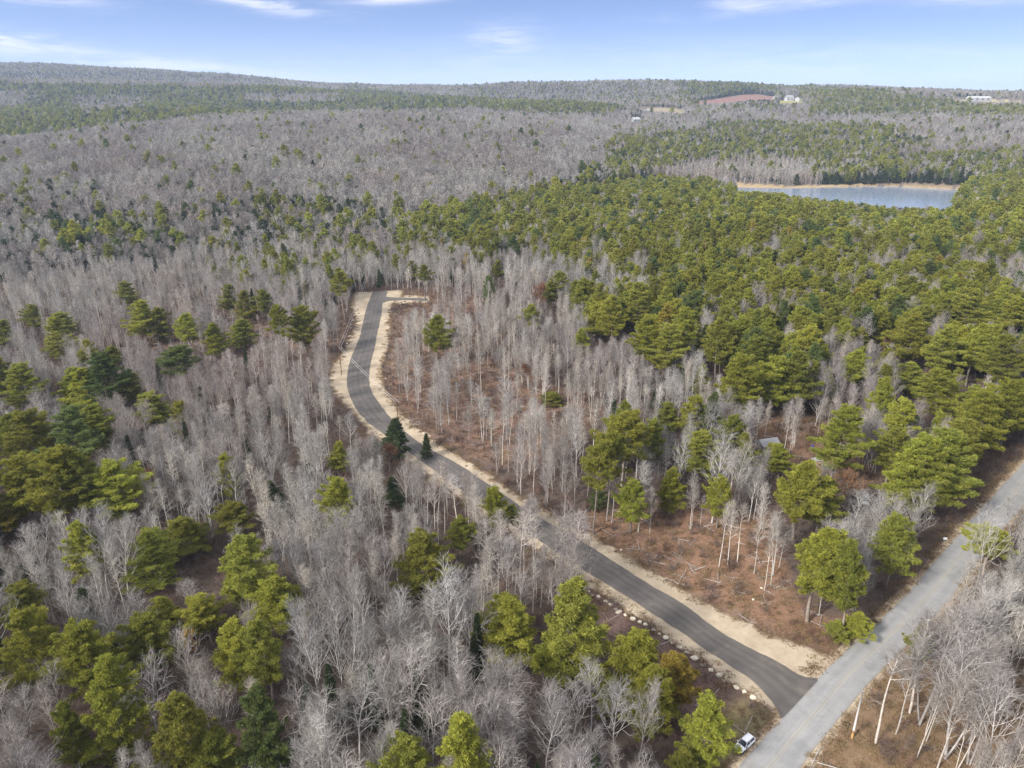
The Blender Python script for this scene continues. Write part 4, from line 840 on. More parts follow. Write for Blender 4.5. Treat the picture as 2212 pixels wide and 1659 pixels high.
# ------------------------------------------------------------------ masses: one object each, instances on its points
def scatter_object(name, protos, X, label, kind='stuff', cat=None):
    """X rows: x, y, z, rot z, scale across, scale up, proto index"""
    c = bpy.data.collections.new(name + '_kinds')
    for i, me in enumerate(protos): c.objects.link(bpy.data.objects.new('%s_kind_%02d' % (name, i), me))
    X = np.asarray(X, float); me = bpy.data.meshes.new(name); me.vertices.add(len(X)); me.vertices.foreach_set('co', X[:, :3].astype(np.float32).ravel())
    for nm_, typ, key, arr in (('rot', 'FLOAT_VECTOR', 'vector', np.c_[X[:, 0] * 0, X[:, 0] * 0, X[:, 3]]), ('scl', 'FLOAT_VECTOR', 'vector', np.c_[X[:, 4], X[:, 4], X[:, 5]]), ('pick', 'INT', 'value', X[:, 6])):
        a = me.attributes.new(nm_, typ, 'POINT'); a.data.foreach_set(key, arr.astype(np.int32 if typ == 'INT' else np.float32).ravel())
    me.update(); o = link(name, me); o['kind'] = kind; o['label'] = label
    if cat: o['category'] = cat
    g = bpy.data.node_groups.new(name, 'GeometryNodeTree'); g.interface.new_socket('Geometry', in_out='INPUT', socket_type='NodeSocketGeometry'); g.interface.new_socket('Geometry', in_out='OUTPUT', socket_type='NodeSocketGeometry')
    gi = g.nodes.new('NodeGroupInput'); go = g.nodes.new('NodeGroupOutput'); ci = g.nodes.new('GeometryNodeCollectionInfo'); ip = g.nodes.new('GeometryNodeInstanceOnPoints')
    ci.inputs['Collection'].default_value = c; ci.inputs['Separate Children'].default_value = True; ci.inputs['Reset Children'].default_value = True; ip.inputs['Pick Instance'].default_value = True
    def attr(nm_, typ): n = g.nodes.new('GeometryNodeInputNamedAttribute'); n.data_type = typ; n.inputs[0].default_value = nm_; return [s for s in n.outputs if s.enabled and s.name == 'Attribute'][0]
    L = g.links.new
    L(gi.outputs[0], ip.inputs['Points']); L(ci.outputs[0], ip.inputs['Instance']); L(attr('pick', 'INT'), ip.inputs['Instance Index'])
    L(attr('rot', 'FLOAT_VECTOR'), ip.inputs['Rotation']); L(attr('scl', 'FLOAT_VECTOR'), ip.inputs['Scale']); L(ip.outputs[0], go.inputs[0])
    md = o.modifiers.new('instances', 'NODES'); md.node_group = g; return o
MASS = dict(white_pine=('pine_forest', 'dense green white pine forest running from the road to the pond', 'pine forest'), bare_hardwood=('hardwood_forest', 'leafless grey hardwood forest covering the flat land and hills', 'hardwood forest'),
            pale_aspen=('aspen_forest', 'pale leafless aspens and birches mixed through the grey forest', 'aspen forest'), dark_spruce=('spruce_forest', 'dark spruce and fir woods on the hills beyond the pond', 'spruce forest'))
FAR = dict(white_pine=[far_ever(make_pine(500 + i, 22, (.2, .34, .4)[i], (3.9, 4.3, 3.6)[i], 1.5, .32, 1.15, 5, .2), M['pine%d' % k]) for i in range(3) for k in (1, 2, 0)],
           bare_hardwood=[far_bare(600 + i) for i in range(5)], pale_aspen=[far_bare(620 + i, True) for i in range(3)],
           dark_spruce=[far_ever(make_spruce(640 + i, 17, (2.5, 3.2, 2.2)[i], 1.1, .45, 5, .95, .17), M['spruce']) for i in range(3)])
NEARMID = 0
_farsets = [scatter(640, 1700, 5.6, 12, 1.35), scatter(1700, 6500, 8.2, 13, 1.7)]
for ki, kn in enumerate(KINDS):
    pr = PROTO[kn]; ms = [joined(kn + '_kind', p['t'], p['c']) for p in pr]; nb_ = len(ms); nf_ = len(FAR[kn]); rows = []
    rg = np.random.default_rng(30 + ki); H0 = pr[0]['H']
    for t in REST[kn]: rows.append((t['x'], t['y'], t['z'], t['rz'], t['w'], t['h'] / pr[t['p']]['H'], t['p']))
    for (x, y, z, kind, h, _) in _farsets:
        m = kind == ki; n = int(m.sum())
        if kn == 'white_pine':
            idx = rg.integers(0, 3, n) * 3 + rg.choice(3, n, p=(.42, .16, .42))
        else: idx = rg.integers(0, nf_, n)
        Hf = {'white_pine': 22, 'bare_hardwood': 18, 'pale_aspen': 18, 'dark_spruce': 17}[kn]; s = h[m] / Hf
        wide = (1.25 if h is _farsets[0][4] else 1.5) if kn in ('white_pine', 'dark_spruce') else 1.0
        if kn == 'dark_spruce': wide *= 1.25; s = s * 1.12
        rows.append(np.c_[x[m], y[m], z[m], rg.uniform(0, 6.28, n), s * wide * rg.uniform(.95, 1.3, n), s, nb_ + idx])
    rows = np.vstack([np.array(r).reshape(-1, 7) for r in rows])
    nm_, lb, ct = MASS[kn]; scatter_object(nm_, ms + FAR[kn], rows, lb, 'stuff', ct); print(nm_, len(rows))

BR = [brush_mesh(700 + i, (2.2, 3.2, 4.2, 2.8)[i]) for i in range(4)]
def brush():
    x, y, rg = cells(60, 620, 2.7, 51); z = ground_z(x, y); bx, by, zc = project(x, y, z); k = (bx > -300) & (bx < 2512) & (by < 1900); x, y, z, bx, by = (q[k] for q in (x, y, z, bx, by))
    pr = np.full(len(x), .78)
    for p, v in ((C1, .55), (C2, .22), (C3, .3), (C4, .16), (C5, .25), (LEFTLOT, .5)): pr[inside(p, bx, by)] = v
    ok = rg.random(len(x)) < pr
    for p in NONE_W: ok &= ~inside(p, x, y)
    tx, ty, _ = project(x, y, z + 3)
    for p in CLEAR[3:6]: ok &= ~inside(p, tx, ty)
    x, y, z = x[ok], y[ok], z[ok]; n = len(x); s_ = rg.uniform(.5, 1.15, n)
    scatter_object('undergrowth', BR, np.c_[x, y, z, rg.uniform(0, 6.28, n), s_ * rg.uniform(.9, 1.3, n), s_, rg.integers(0, 4, n)], 'brown leafless brush and saplings filling the woods between the trees')
brush()
def debris():
    sticks = []
    for i in range(3):
        rng = np.random.default_rng(800 + i); S = []
        for k in range(16):
            p = np.array((*rng.normal(0, 1.3, 2), rng.uniform(.03, .3))); a = rng.uniform(0, 6.3); path(rng, p, (math.cos(a), math.sin(a), rng.normal(0, .12)), rng.uniform(.5, 2.6) * (1.7 if k < 2 else 1), 2, .12 if k > 1 else .03, 0, rng.uniform(.02, .05) * (2.4 if k < 2 else 1), .012 if k > 1 else .05, S)
        V, F = seg_mesh(S, 3); sticks.append(mesh_from('sticks', V, F, [M['brush'] if i else M['hard_bark']]))
    x, y, rg = cells(90, 520, 2.4, 52); bx, by, _ = project(x, y, ground_z(x, y)); ok = np.zeros(len(x), bool)
    for p, v in ((C1, .55), (C2, .38), (C4, .12), (C3, .4), (LEFTLOT, .4), (C5, .25)): ok |= inside(p, bx, by) & (rg.random(len(x)) < v)
    for p in NONE_W: ok &= ~inside(p, x, y)
    x, y = x[ok], y[ok]; n = len(x); s_ = rg.uniform(.5, 1.2, n)
    scatter_object('slash_debris', sticks, np.c_[x, y, ground_z(x, y), rg.uniform(0, 6.28, n), s_, s_, rg.integers(0, 3, n)], 'broken sticks and logging slash lying over the cleared red-brown ground')
debris()
M['dry'] = needles('dry_grass_blades', (.19, .125, .075), (.36, .275, .16), .2)
def dry_grass():
    ms = []
    for i in range(4):
        rng = np.random.default_rng(850 + i); n = 16; C = np.c_[rng.normal(0, .5, (n, 2)), np.full(n, .0)]; D = np.tile((0, 0, 1.), (n, 1))
        V, F, ti = tufts(rng, C, D, (.35, .5, .28, .6)[i], 9, .035, .75); ms.append(mesh_from('grass', V, F, [M['dry']], False, None, ti))
    x, y, rg = cells(95, 520, 1.15, 53); bx, by, _ = project(x, y, ground_z(x, y)); ok = np.zeros(len(x), bool); u = rg.random(len(x))
    for p, v in ((C1, .22), (C2, .34), (C4, .42), (C3, .25), (LEFTLOT, .12), (C5, .2)): ok |= inside(p, bx, by) & (u < v)
    dn = np.minimum(dist_poly(vl, x, y, False), dist_poly(vr, x, y, False)); ok |= (dn < 3.2) & (u < .5 * (1 - dn / 3.2) + .06)
    do = np.minimum(dist_poly(shift(ol, orr, 1.6), x, y, False), dist_poly(shift(orr, ol, 1.4), x, y, False)); ok |= (do < 2.5) & (u < .55)
    for p in (np.vstack([nl, nr[::-1]]), np.vstack([ol, orr[::-1]]), np.vstack([dt, db[::-1]])): ok &= ~inside(p, x, y)
    x, y = x[ok], y[ok]; n = len(x); s_ = rg.uniform(.5, 1.3, n)
    scatter_object('dry_grass', ms, np.c_[x, y, ground_z(x, y) + .05, rg.uniform(0, 6.28, n), s_, s_ * rg.uniform(.6, 1.1, n), rg.integers(0, 4, n)], 'dry tan grass and dead weeds along the road edges and cleared ground'); print('grass', n)
dry_grass()

# ------------------------------------------------------------------ things by the road
M['stone'] = simple('pale_stone', (.56, .50, .405), .9, .1, .25, 2.5)
M['stone_dark'] = simple('brown_stone', (.24, .19, .15), .9, .1, .3, 2.5)
M['wood_grey'] = simple('weathered_pole_wood', (.42, .40, .385), .85, .1, .15, 2.)
M['wood_new'] = simple('fresh_pole_wood', (.44, .26, .11), .8, .1, .25, 2.)
M['wood_brown'] = simple('brown_pole_wood', (.20, .12, .075), .85, .1, .2, 2.)
M['far_white'] = simple('dull_white_siding', (.40, .40, .41), .6, .2, .1, .3)
M['white'] = simple('white_paint', (.78, .79, .83), .35, .5, .04, 2.)
M['glass'] = simple('tinted_glass', (.03, .035, .05), .08, .6, .1, 2.)
M['black'] = simple('black_rubber', (.025, .025, .027), .8, .2, .2, 4.)
M['chrome'] = simple('bright_metal', (.6, .6, .62), .25, .5, .05, 4., .9)
M['wire'] = simple('pale_wire', (.62, .60, .57), .5, .3, .05, 2.)
def boulder(px, py, w, hh, label, group, dark=False, seed=0, name='boulder'):
    rng = np.random.default_rng(seed + 900); x, y = ray_ground(px, py + hh * .35); z = gz(x, y); _, _, zc = project(x, y, z); m = float(zc) / FPX
    import bmesh
    bm = bmesh.new(); bmesh.ops.create_icosphere(bm, subdivisions=3, radius=1)
    ph = rng.uniform(0, 6.3, (6, 3)); cut = [(nrm(rng.normal(0, 1, 3)), rng.uniform(.62, .85)) for _ in range(7)]
    for v in bm.verts:
        p = np.array(v.co)
        for n_, d_ in cut:
            e = p @ n_ - d_
            if e > 0: p = p - n_ * e * .85
        k = 1 + .09 * math.sin(3 * p[0] + ph[0, 0]) * math.sin(3 * p[1] + ph[0, 1]) + .05 * math.sin(7 * p[2] + ph[1, 0] + 4 * p[0])
        v.co = p * k
    a = w * m * .58; b = a * rng.uniform(.65, .9); c = max(hh * m * .42, a * .45)
    for v in bm.verts: v.co = (v.co[0] * a, v.co[1] * b, v.co[2] * c + c * .45)
    me = bpy.data.meshes.new(name); bm.to_mesh(me); bm.free(); me.materials.append(M['stone_dark' if dark else 'stone'])
    me.polygons.foreach_set('use_smooth', np.ones(len(me.polygons), bool))
    o = link(name, me, None, (x, y, z)); o.rotation_euler = (0, 0, rng.uniform(-.5, .5)); tag(o, label, 'boulder', group); return o
ORD = ['', 'second ', 'third ', 'fourth ', 'fifth ', 'sixth ', 'seventh ', 'eighth ', 'ninth ', 'tenth ', 'eleventh ', 'twelfth ', 'thirteenth ', 'fourteenth ', 'fifteenth ', 'sixteenth ', 'seventeenth ', 'eighteenth ', 'nineteenth ', 'twentieth ']
ROW = [(95, 115, 32, 30), (133, 158, 34, 30), (193, 170, 50, 45), (280, 222, 50, 38), (330, 255, 52, 47), (382, 308, 42, 32), (415, 335, 70, 36), (490, 368, 42, 42), (567, 410, 64, 38), (645, 443, 46, 38), (704, 470, 50, 32), (785, 530, 46, 32), (852, 572, 34, 32), (922, 612, 66, 46), (1005, 675, 48, 36), (1082, 722, 50, 46), (1148, 773, 42, 36), (1235, 832, 82, 50), (1332, 900, 66, 46), (1410, 962, 56, 50), (1503, 1015, 72, 66), (1600, 1085, 52, 50), (1683, 1148, 60, 38), (1775, 1192, 52, 46), (1868, 1255, 66, 52)]
nrow = len(ROW)
for i, (a, b, w, h_) in enumerate(ROW):
    e = nrow - 1 - i; dark = i in (21,)
    look = 'dark brown' if dark else ('long flat pale' if w > h_ * 1.55 else 'rounded pale' if abs(w - h_) < 6 else 'pale')
    lab = ('%s boulder, %snearest the road junction in the row along the new road' % (look, ORD[e])) if e < 13 else ('%s boulder, %sfrom the far treed end of the boulder row' % (look, ORD[i] or 'first '))
    boulder(1253.4 + a * .2, 1253.4 + b * .2, w * .2, h_ * .2, lab, 'boulders lining the new road', dark, i)
UPP = [(452, 410, 24, 20), (450, 457, 28, 24), (430, 502, 24, 20), (427, 530, 26, 20), (415, 612, 28, 20), (388, 682, 26, 20), (372, 706, 18, 16)]
for i, (a, b, w, h_) in enumerate(UPP): boulder(663.6 + a / 4.5, 589.8 + b / 4.5, w / 4.5, h_ / 4.5, 'pale boulder on the sandy left verge above the bend, %sfrom the turnaround' % (ORD[i] or 'first '), 'boulders on the left verge', False, 40 + i)
boulder(663.6 + 115 / 4.5, 589.8 + 990 / 4.5, 10, 8, 'large lone tan boulder on the wide sandy patch left of the bend', None, False, 60)
for i, (a, b, w, lab) in enumerate(((834, 817, 4.5, 'small pale stone on the right edge of the sand at the road bend'), (840, 838, 5, 'pale stone cluster rock just below the bend on the right sand edge'), (915, 935, 5, 'white stone beside the sand edge by the small roadside spruce'), (882, 908, 4, 'small white stone at the sand edge above the roadside spruces'),
        (1342, 1187, 5, 'small white stone at the inner edge of the cleared red ground'), (1426, 1202, 5, 'pale stone in the middle of the cleared red ground'), (1645, 1269, 6, 'pale flat stone below the thin birch clump in the clearing'), (1627, 1294, 6, 'white stone between the birch clump and the sandy verge'), (1476, 1261, 5, 'white stone at the top of the right sandy verge'), (1646, 1304, 3.5, 'smallest pale stone in the clearing above the sandy corner'))):
    boulder(a, b, w, w * .8, lab, 'stray stones', False, 70 + i, 'stone')

def pole(px, yb, yt, rad, mats, label, arm=False):
    x, y = ray_ground(px, yb); z = gz(x, y); dx, dy, dz = pix_dir(1106 + (px - 1106) * (4757 - yt) / (4757 - yb), yt)
    h = CAM_H + dz / math.hypot(dx, dy) * math.hypot(x, y) - z
    e = empty('utility_pole', (x, y, z)); tag(e, label, 'utility pole')
    m = MB(); m.tube([(0, 0, h * .17), (0, 0, h * .6), (0, 0, h)], [rad, rad * .88, rad * .72], 12); m.obj('shaft', M[mats[0]], e, True)
    m = MB(); m.tube([(0, 0, -.4), (0, 0, h * .10), (0, 0, h * .17)], [rad * 1.12, rad * 1.06, rad * 1.01], 12); m.obj('butt', M[mats[1]], e, True)
    m = MB(); m.tube([(0, 0, h), (0, 0, h + .1)], [rad * .8, rad * .5], 10); m.obj('cap', M['chrome' if mats[0] == 'wood_grey' else mats[0]], e)
    m = MB()
    if arm: m.box((.55, 0, h - .45), (1.9, .12, .14)); m.tube([(.9, 0, h - .4), (.9, 0, h - .1)], .05, 6); m.tube([(-.2, 0, h - .4), (-.2, 0, h - .1)], .05, 6)
    else: m.box((.22, 0, h - .12), (.42, .10, .10))
    m.obj('crossarm' if arm else 'bracket', M['wood_brown' if arm else 'chrome'], e); return Vector((x, y, z + h))
pole(1840, 1595, 1493, .21, ('wood_grey', 'wood_new'), 'pale grey utility pole with an orange foot beside the paved road')
pA = pole(738, 811, 749, .22, ('wood_brown', 'wood_brown'), 'brown wooden utility pole on the sand at the outside of the bend', True)
pB = pole(861, 934, 868, .22, ('wood_brown', 'wood_new'), 'tan utility pole on the right verge below the road bend', True)
pC = pole(796, 632, 590, .24, ('wood_brown', 'wood_brown'), 'dark utility pole behind the turnaround at the end of the new road', True)
def cable(a, b, off, label):
    m = MB(); P = []
    for i in range(15):
        t = i / 14; p = a.lerp(b, t); P.append((p.x + off, p.y, p.z - .15 - 4 * t * (1 - t) * 1.1))
    m.tube(P, .035, 5); o = m.obj('overhead_cable', M['wire']); tag(o, label, 'cable', 'overhead cables')
cable(pA, pB, .9, 'pale overhead cable across the bend, hung from the outer crossarm ends of the two poles'); cable(pA, pB, -.2, 'pale overhead cable across the bend, hung from the inner crossarm ends of the two poles')
cable(pC, pA, .9, 'overhead cable along the left verge from the turnaround pole, outer one'); cable(pC, pA, -.2, 'overhead cable along the left verge from the turnaround pole, inner one')
x, y = ray_ground(1828.5, 1565); z = gz(x, y); m = MB()
for k in range(3): m.tube([(math.cos(i * .3927) * (.55 + .04 * k), math.sin(i * .3927) * (.55 + .04 * k), .08 + k * .07) for i in range(17)], .05, 6)
o = m.obj('cable_coil', M['black'], None, True, (x, y, z)); tag(o, 'black ring of coiled cable on the ground beside the grey utility pole', 'cable coil')
x, y = ray_ground(2041, 1167); m = MB(); m.box((0, 0, .55), (1.0, .5, .5)); m.tube([(0, 0, -.2), (0, 0, .35)], .06, 6)
o = m.obj('mailbox', M['white'], None, False, (x, y, gz(x, y))); tag(o, 'small white box on a post beside the far stretch of paved road', 'mailbox')

# ------------------------------------------------------------------ parked car
def car():
    f0 = np.array(ray_ground(1606.5, 1627)); r0_ = np.array(ray_ground(1626, 1609.5)); fw = f0 - r0_; K = np.hypot(*fw) / 2.68; fw /= np.hypot(*fw)
    lf = np.array((-fw[1], fw[0])); mid = (f0 + r0_) / 2 - lf * .80 * K            # the two wheels seen are the left ones
    e = empty('parked_car', (mid[0], mid[1], gz(*mid)), math.atan2(fw[1], fw[0])); e.scale = (K, K, K)
    tag(e, 'small white hatchback parked on the grass verge beside the paved road', 'car')
    # body: cross sections along x (rear -2.15 .. front 2.1): half width, sill, belt height
    sec = [(-2.14, .70, .45, .86), (-2.05, .80, .32, .98), (-1.5, .87, .26, 1.0), (-.5, .88, .24, .98), (.55, .88, .24, .96), (1.1, .87, .25, .93), (1.65, .84, .28, .84), (1.98, .76, .33, .72), (2.1, .60, .42, .62)]
    V, F = [], []
    for (X, hw, zs, zb) in sec:
        V += [(X, -hw * .82, zs), (X, -hw, zs + .14), (X, -hw, zb - .14), (X, -hw * .88, zb), (X, 0, zb + .03), (X, hw * .88, zb), (X, hw, zb - .14), (X, hw, zs + .14), (X, hw * .82, zs)]
    n = 9
    for i in range(len(sec) - 1):
        for k in range(n): F.append((i * n + k, i * n + (k + 1) % n, (i + 1) * n + (k + 1) % n, (i + 1) * n + k))
    F += [tuple(range(n))[::-1], tuple(range((len(sec) - 1) * n, len(sec) * n))]
    m = MB(); m.add(V, F); me = m.mesh('body', M['white'], True); link('body', me, e)
    # cabin: glass house with a roof panel and pillars standing 3 mm proud
    bot = [(-1.95, .76, .98), (1.02, .78, .96)]; top = [(-1.62, .58, 1.52), (.28, .60, 1.50)]
    def quad(P, th, name, mat):
        P = [Vector(p) for p in P]; nn = (P[1] - P[0]).cross(P[3] - P[0]).normalized() * th; m = MB()
        m.add([p for p in P] + [p - nn for p in P], [(0, 1, 2, 3), (7, 6, 5, 4), (0, 4, 5, 1), (1, 5, 6, 2), (2, 6, 7, 3), (3, 7, 4, 0)]); return m.obj(name, M[mat], e)
    (xb0, wb0, zb0), (xb1, wb1, zb1) = bot; (xt0, wt0, zt0), (xt1, wt1, zt1) = top
    quad([(xb1, -wb1, zb1), (xb1, wb1, zb1), (xt1, wt1, zt1), (xt1, -wt1, zt1)], .04, 'windscreen', 'glass')
    quad([(xb0, wb0, zb0), (xb0, -wb0, zb0), (xt0, -wt0, zt0), (xt0, wt0, zt0)], .04, 'rear_window', 'glass')
    for s in (1, -1):
        P = [(xb1, s * wb1, zb1), (xb0, s * wb0, zb0), (xt0, s * wt0, zt0), (xt1, s * wt1, zt1)]; quad(P if s > 0 else P[::-1], .04, 'side_window', 'glass')
        m = MB(); m.tube([(xb1 + .02, s * (wb1 + .005), zb1), (xt1, s * (wt1 + .01), zt1 + .01)], .045, 6); m.tube([(-.45, s * .782, .97), (-.55, s * .60, 1.5)], .04, 6); m.tube([(xb0 - .02, s * wb0, zb0), (xt0, s * wt0, zt0)], .09, 6); m.obj('pillar', M['white'], e)
        m = MB(); m.box((.78, s * .97, 1.0), (.16, .24, .15), 0, .8); m.obj('wing_mirror', M['black' if s > 0 else 'white'], e)
        m = MB(); m.box((1.93, s * .62, .70), (.22, .26, .13), -s * .5, .8); m.obj('headlight', M['chrome'], e)
        m = MB(); m.box((-2.08, s * .66, .86), (.12, .2, .2)); m.obj('tail_light', simple('red_lens', (.4, .02, .02), .3), e)
        m = MB(); m.tube([(-1.5, s * .56, 1.56), (-1.3, s * .56, 1.60), (.0, s * .57, 1.60), (.2, s * .57, 1.55)], .025, 6); m.obj('roof_rail', M['chrome'], e)
        for X in (-1.34, 1.34):
            w_ = MB(); w_.tube([(X, s * .66, .33), (X, s * .90, .33)], .335, 20); wo = w_.obj('wheel', M['black'], e, True)
            w_ = MB(); w_.tube([(X, s * .88, .33), (X, s * .915, .33)], .20, 16); w_.obj('rim', M['chrome'], wo)
    m = MB(); rs = [(-1.75, .50, 1.50), (-1.55, .59, 1.545), (-.7, .62, 1.575), (0, .61, 1.56), (.32, .585, 1.515)]; V = []; F = []
    for (X, w_, zz) in rs: V += [(X, -w_, zz - .05), (X, -w_ * .8, zz), (X, 0, zz + .025), (X, w_ * .8, zz), (X, w_, zz - .05)]
    for i in range(len(rs) - 1):
        for k in range(4): F.append((i * 5 + k, (i + 1) * 5 + k, (i + 1) * 5 + k + 1, i * 5 + k + 1))
    m.add(V, F); ro = m.obj('roof', M['white'], e, True); md = ro.modifiers.new('thick', 'SOLIDIFY'); md.thickness = .04
    m = MB(); m.box((2.055, 0, .56), (.10, .8, .16)); m.obj('grille', M['black'], e)
    m = MB(); m.box((2.02, 0, .38), (.12, 1.2, .10)); m.obj('bumper', M['black'], e)
car()

# ------------------------------------------------------------------ yard in the woods, far farms
def at(px, py): x, y = ray_ground(px, py); return x, y, gz(x, y)
M['roof_grey'] = simple('grey_metal_roof', (.27, .27, .285), .45, .4, .1, 1.)
M['siding'] = simple('grey_siding', (.30, .28, .26), .8, .2, .15, 1.)
M['log_end'] = simple('sawn_wood', (.46, .34, .22), .8, .1, .25, 2.)
M['blue'] = simple('blue_plastic', (.05, .10, .42), .4, .4, .1, 2.)
def house(px, py, L, W, Hh, rh, rz, wall, roof, label, cat='house', name='farmhouse', windows=2, chimney=False):
    e = empty(name, at(px, py), rz); tag(e, label, cat)
    m = MB(); m.box((0, 0, Hh / 2 - .5), (L, W, Hh + 1)); w = m.obj('wall', M[wall], e)
    m = MB(); m.add([(-L / 2 - .3, -W / 2 - .4, Hh), (L / 2 + .3, -W / 2 - .4, Hh), (L / 2 + .3, W / 2 + .4, Hh), (-L / 2 - .3, W / 2 + .4, Hh), (-L / 2 - .3, 0, Hh + rh), (L / 2 + .3, 0, Hh + rh)], [(0, 1, 5, 4), (2, 3, 4, 5), (0, 4, 3), (1, 2, 5), (3, 2, 1, 0)])
    r = m.obj('roof', M[roof], e)
    if chimney: m = MB(); m.box((L * .2, 0, Hh + rh), (.9, .9, 1.8)); m.obj('chimney', M['stone_dark'], r)
    for i in range(windows): m = MB(); m.box((-L / 2 + L * (i + .5) / windows, -W / 2 - .02, Hh * .55), (L / windows * .35, .08, Hh * .35)); m.obj('window', M['glass'], e)
    m = MB(); m.box((L * .02, -W / 2 - .03, 1.0), (1.1, .1, 2.0)); m.obj('door', M['siding'], e); return e
house(1656, 972, 7, 5, 3.0, 1.8, .3, 'siding', 'roof_grey', 'small shed with a pale grey roof half hidden in bare trees', 'shed', 'garden_shed', 1)
house(1373, 264, 22, 14, 8, 6, .5, 'far_white', 'far_white', 'small white house with a pale roof alone in the far grey woods', chimney=True)
house(1704, 218, 26, 16, 11, 8, .2, 'far_white', 'roof_grey', 'white farmhouse above the small green field on the far hill', chimney=True)
house(1722, 218.5, 20, 14, 8, 6, 1.2, 'far_white', 'far_white', 'white outbuilding just right of the hilltop farmhouse', 'barn', 'farm_barn')
house(1676, 216.5, 22, 14, 9, 6, .6, 'siding', 'roof_grey', 'grey barn at the right end of the red field', 'barn', 'farm_barn')
for i in range(4): house(1386 + i * 5.2, 241, 10, 30, 4, 3, .2, 'far_white', 'far_white', 'long low white shed at the tan field, %sfrom the left' % (ORD[i] or 'first '), 'shed', 'field_shed', 1)['group'] = 'white sheds at the tan field'
house(2112, 218.5, 80, 22, 10, 6, .1, 'far_white', 'far_white', 'long white barn on the pale field at the far right hilltop', 'barn', 'farm_barn', 4)
house(2043, 217, 16, 12, 7, 5, .3, 'far_white', 'roof_grey', 'tiny white house left of the long white barn on the skyline')
def pickup():
    x, y, z = at(1868, 1086); e = empty('pickup_truck', (x, y, z), R(-112)); e.scale = (1.15,) * 3; tag(e, 'pale grey van half hidden by bare branches in the wooded yard', 'van')
    sec = [(-2.6, .85, .5, 1.1), (-2.5, .95, .4, 1.95), (-.2, .98, .4, 2.05), (.6, .97, .4, 1.95), (1.35, .95, .4, 1.25), (2.2, .92, .42, 1.1), (2.4, .8, .5, .95)]; V, F = [], []; n = 8
    for (X, hw, zs, zb) in sec: V += [(X, -hw * .9, zs), (X, -hw, zs + .2), (X, -hw, zb - .35), (X, -hw * .82, zb), (X, hw * .82, zb), (X, hw, zb - .35), (X, hw, zs + .2), (X, hw * .9, zs)]
    for i in range(len(sec) - 1):
        for k in range(n): F.append((i * n + k, i * n + (k + 1) % n, (i + 1) * n + (k + 1) % n, (i + 1) * n + k))
    F += [tuple(range(n))[::-1], tuple(range((len(sec) - 1) * n, len(sec) * n))]; m = MB(); m.add(V, F); m.obj('body', M['white'], e, True)
    m = MB(); m.add([(1.34, -.75, 1.30), (1.34, .75, 1.30), (.66, .70, 1.93), (.66, -.70, 1.93), (1.38, -.75, 1.33), (1.38, .75, 1.33), (.70, .70, 1.97), (.70, -.70, 1.97)], [(4, 5, 6, 7), (3, 2, 1, 0), (0, 1, 5, 4), (1, 2, 6, 5), (2, 3, 7, 6), (3, 0, 4, 7)]); m.obj('windscreen', M['glass'], e)
    for s in (1, -1):
        m = MB(); m.box((-.5, s * .985, 1.5), (2.2, .04, .42)); m.obj('side_window', M['glass'], e)
        for X in (-1.5, 1.6): m = MB(); m.tube([(X, s * .7, .36), (X, s * .97, .36)], .36, 16); m.obj('wheel', M['black'], e, True)
    e.name = 'parked_van'
pickup()
x, y, z = at(1765, 999); e = empty('woodpile', (x, y, z), .2); tag(e, 'stack of split logs in the wooded yard behind the big pine', 'woodpile'); m = MB(); rng = np.random.default_rng(3)
for i in range(9):
    for j in range(3): m.tube([(-1.5 + i * .38 + rng.normal(0, .05), -1.2, .2 + j * .36), (-1.5 + i * .38 + rng.normal(0, .05), 1.0 + rng.normal(0, .2), .2 + j * .36)], .18 + rng.uniform(-.03, .03), 8)
m.obj('logs', M['log_end'], e); m = MB(); m.add([(-2, -1.4, 1.25), (2.2, -1.4, 1.3), (2.2, 1.2, 1.4), (-2, 1.2, 1.35), (-2, -1.4, 1.29), (2.2, -1.4, 1.34), (2.2, 1.2, 1.44), (-2, 1.2, 1.39)], [(3, 2, 1, 0), (4, 5, 6, 7), (0, 1, 5, 4), (1, 2, 6, 5), (2, 3, 7, 6), (3, 0, 4, 7)]); m.obj('tarp', M['roof_grey'], e)
m = MB(); m.tube([(0, 0, 0), (0, 0, .1), (0, 0, .45), (0, 0, .9), (0, 0, .95)], [.28, .31, .34, .31, .27], 14); o = m.obj('barrel', M['blue'], None, True, at(1755, 966)); tag(o, 'blue plastic barrel in the wooded yard beside a bare tree', 'barrel')
e = empty('white_trellis', at(1831, 984), .3); tag(e, 'white open frame standing under the big pine in the yard', 'frame')
for n_, parts in (('post', [((-.55, 0, .9), (.12, .12, 1.8))]), ('post', [((.55, 0, .9), (.12, .12, 1.8))]), ('rail', [((0, 0, 1.75), (.98, .1, .12)), ((0, 0, .9), (.98, .1, .12)), ((0, 0, .2), (.98, .1, .12))])):
    m = MB()
    for c, d_ in parts: m.box(c, d_)
    m.obj(n_, M['white'], e)

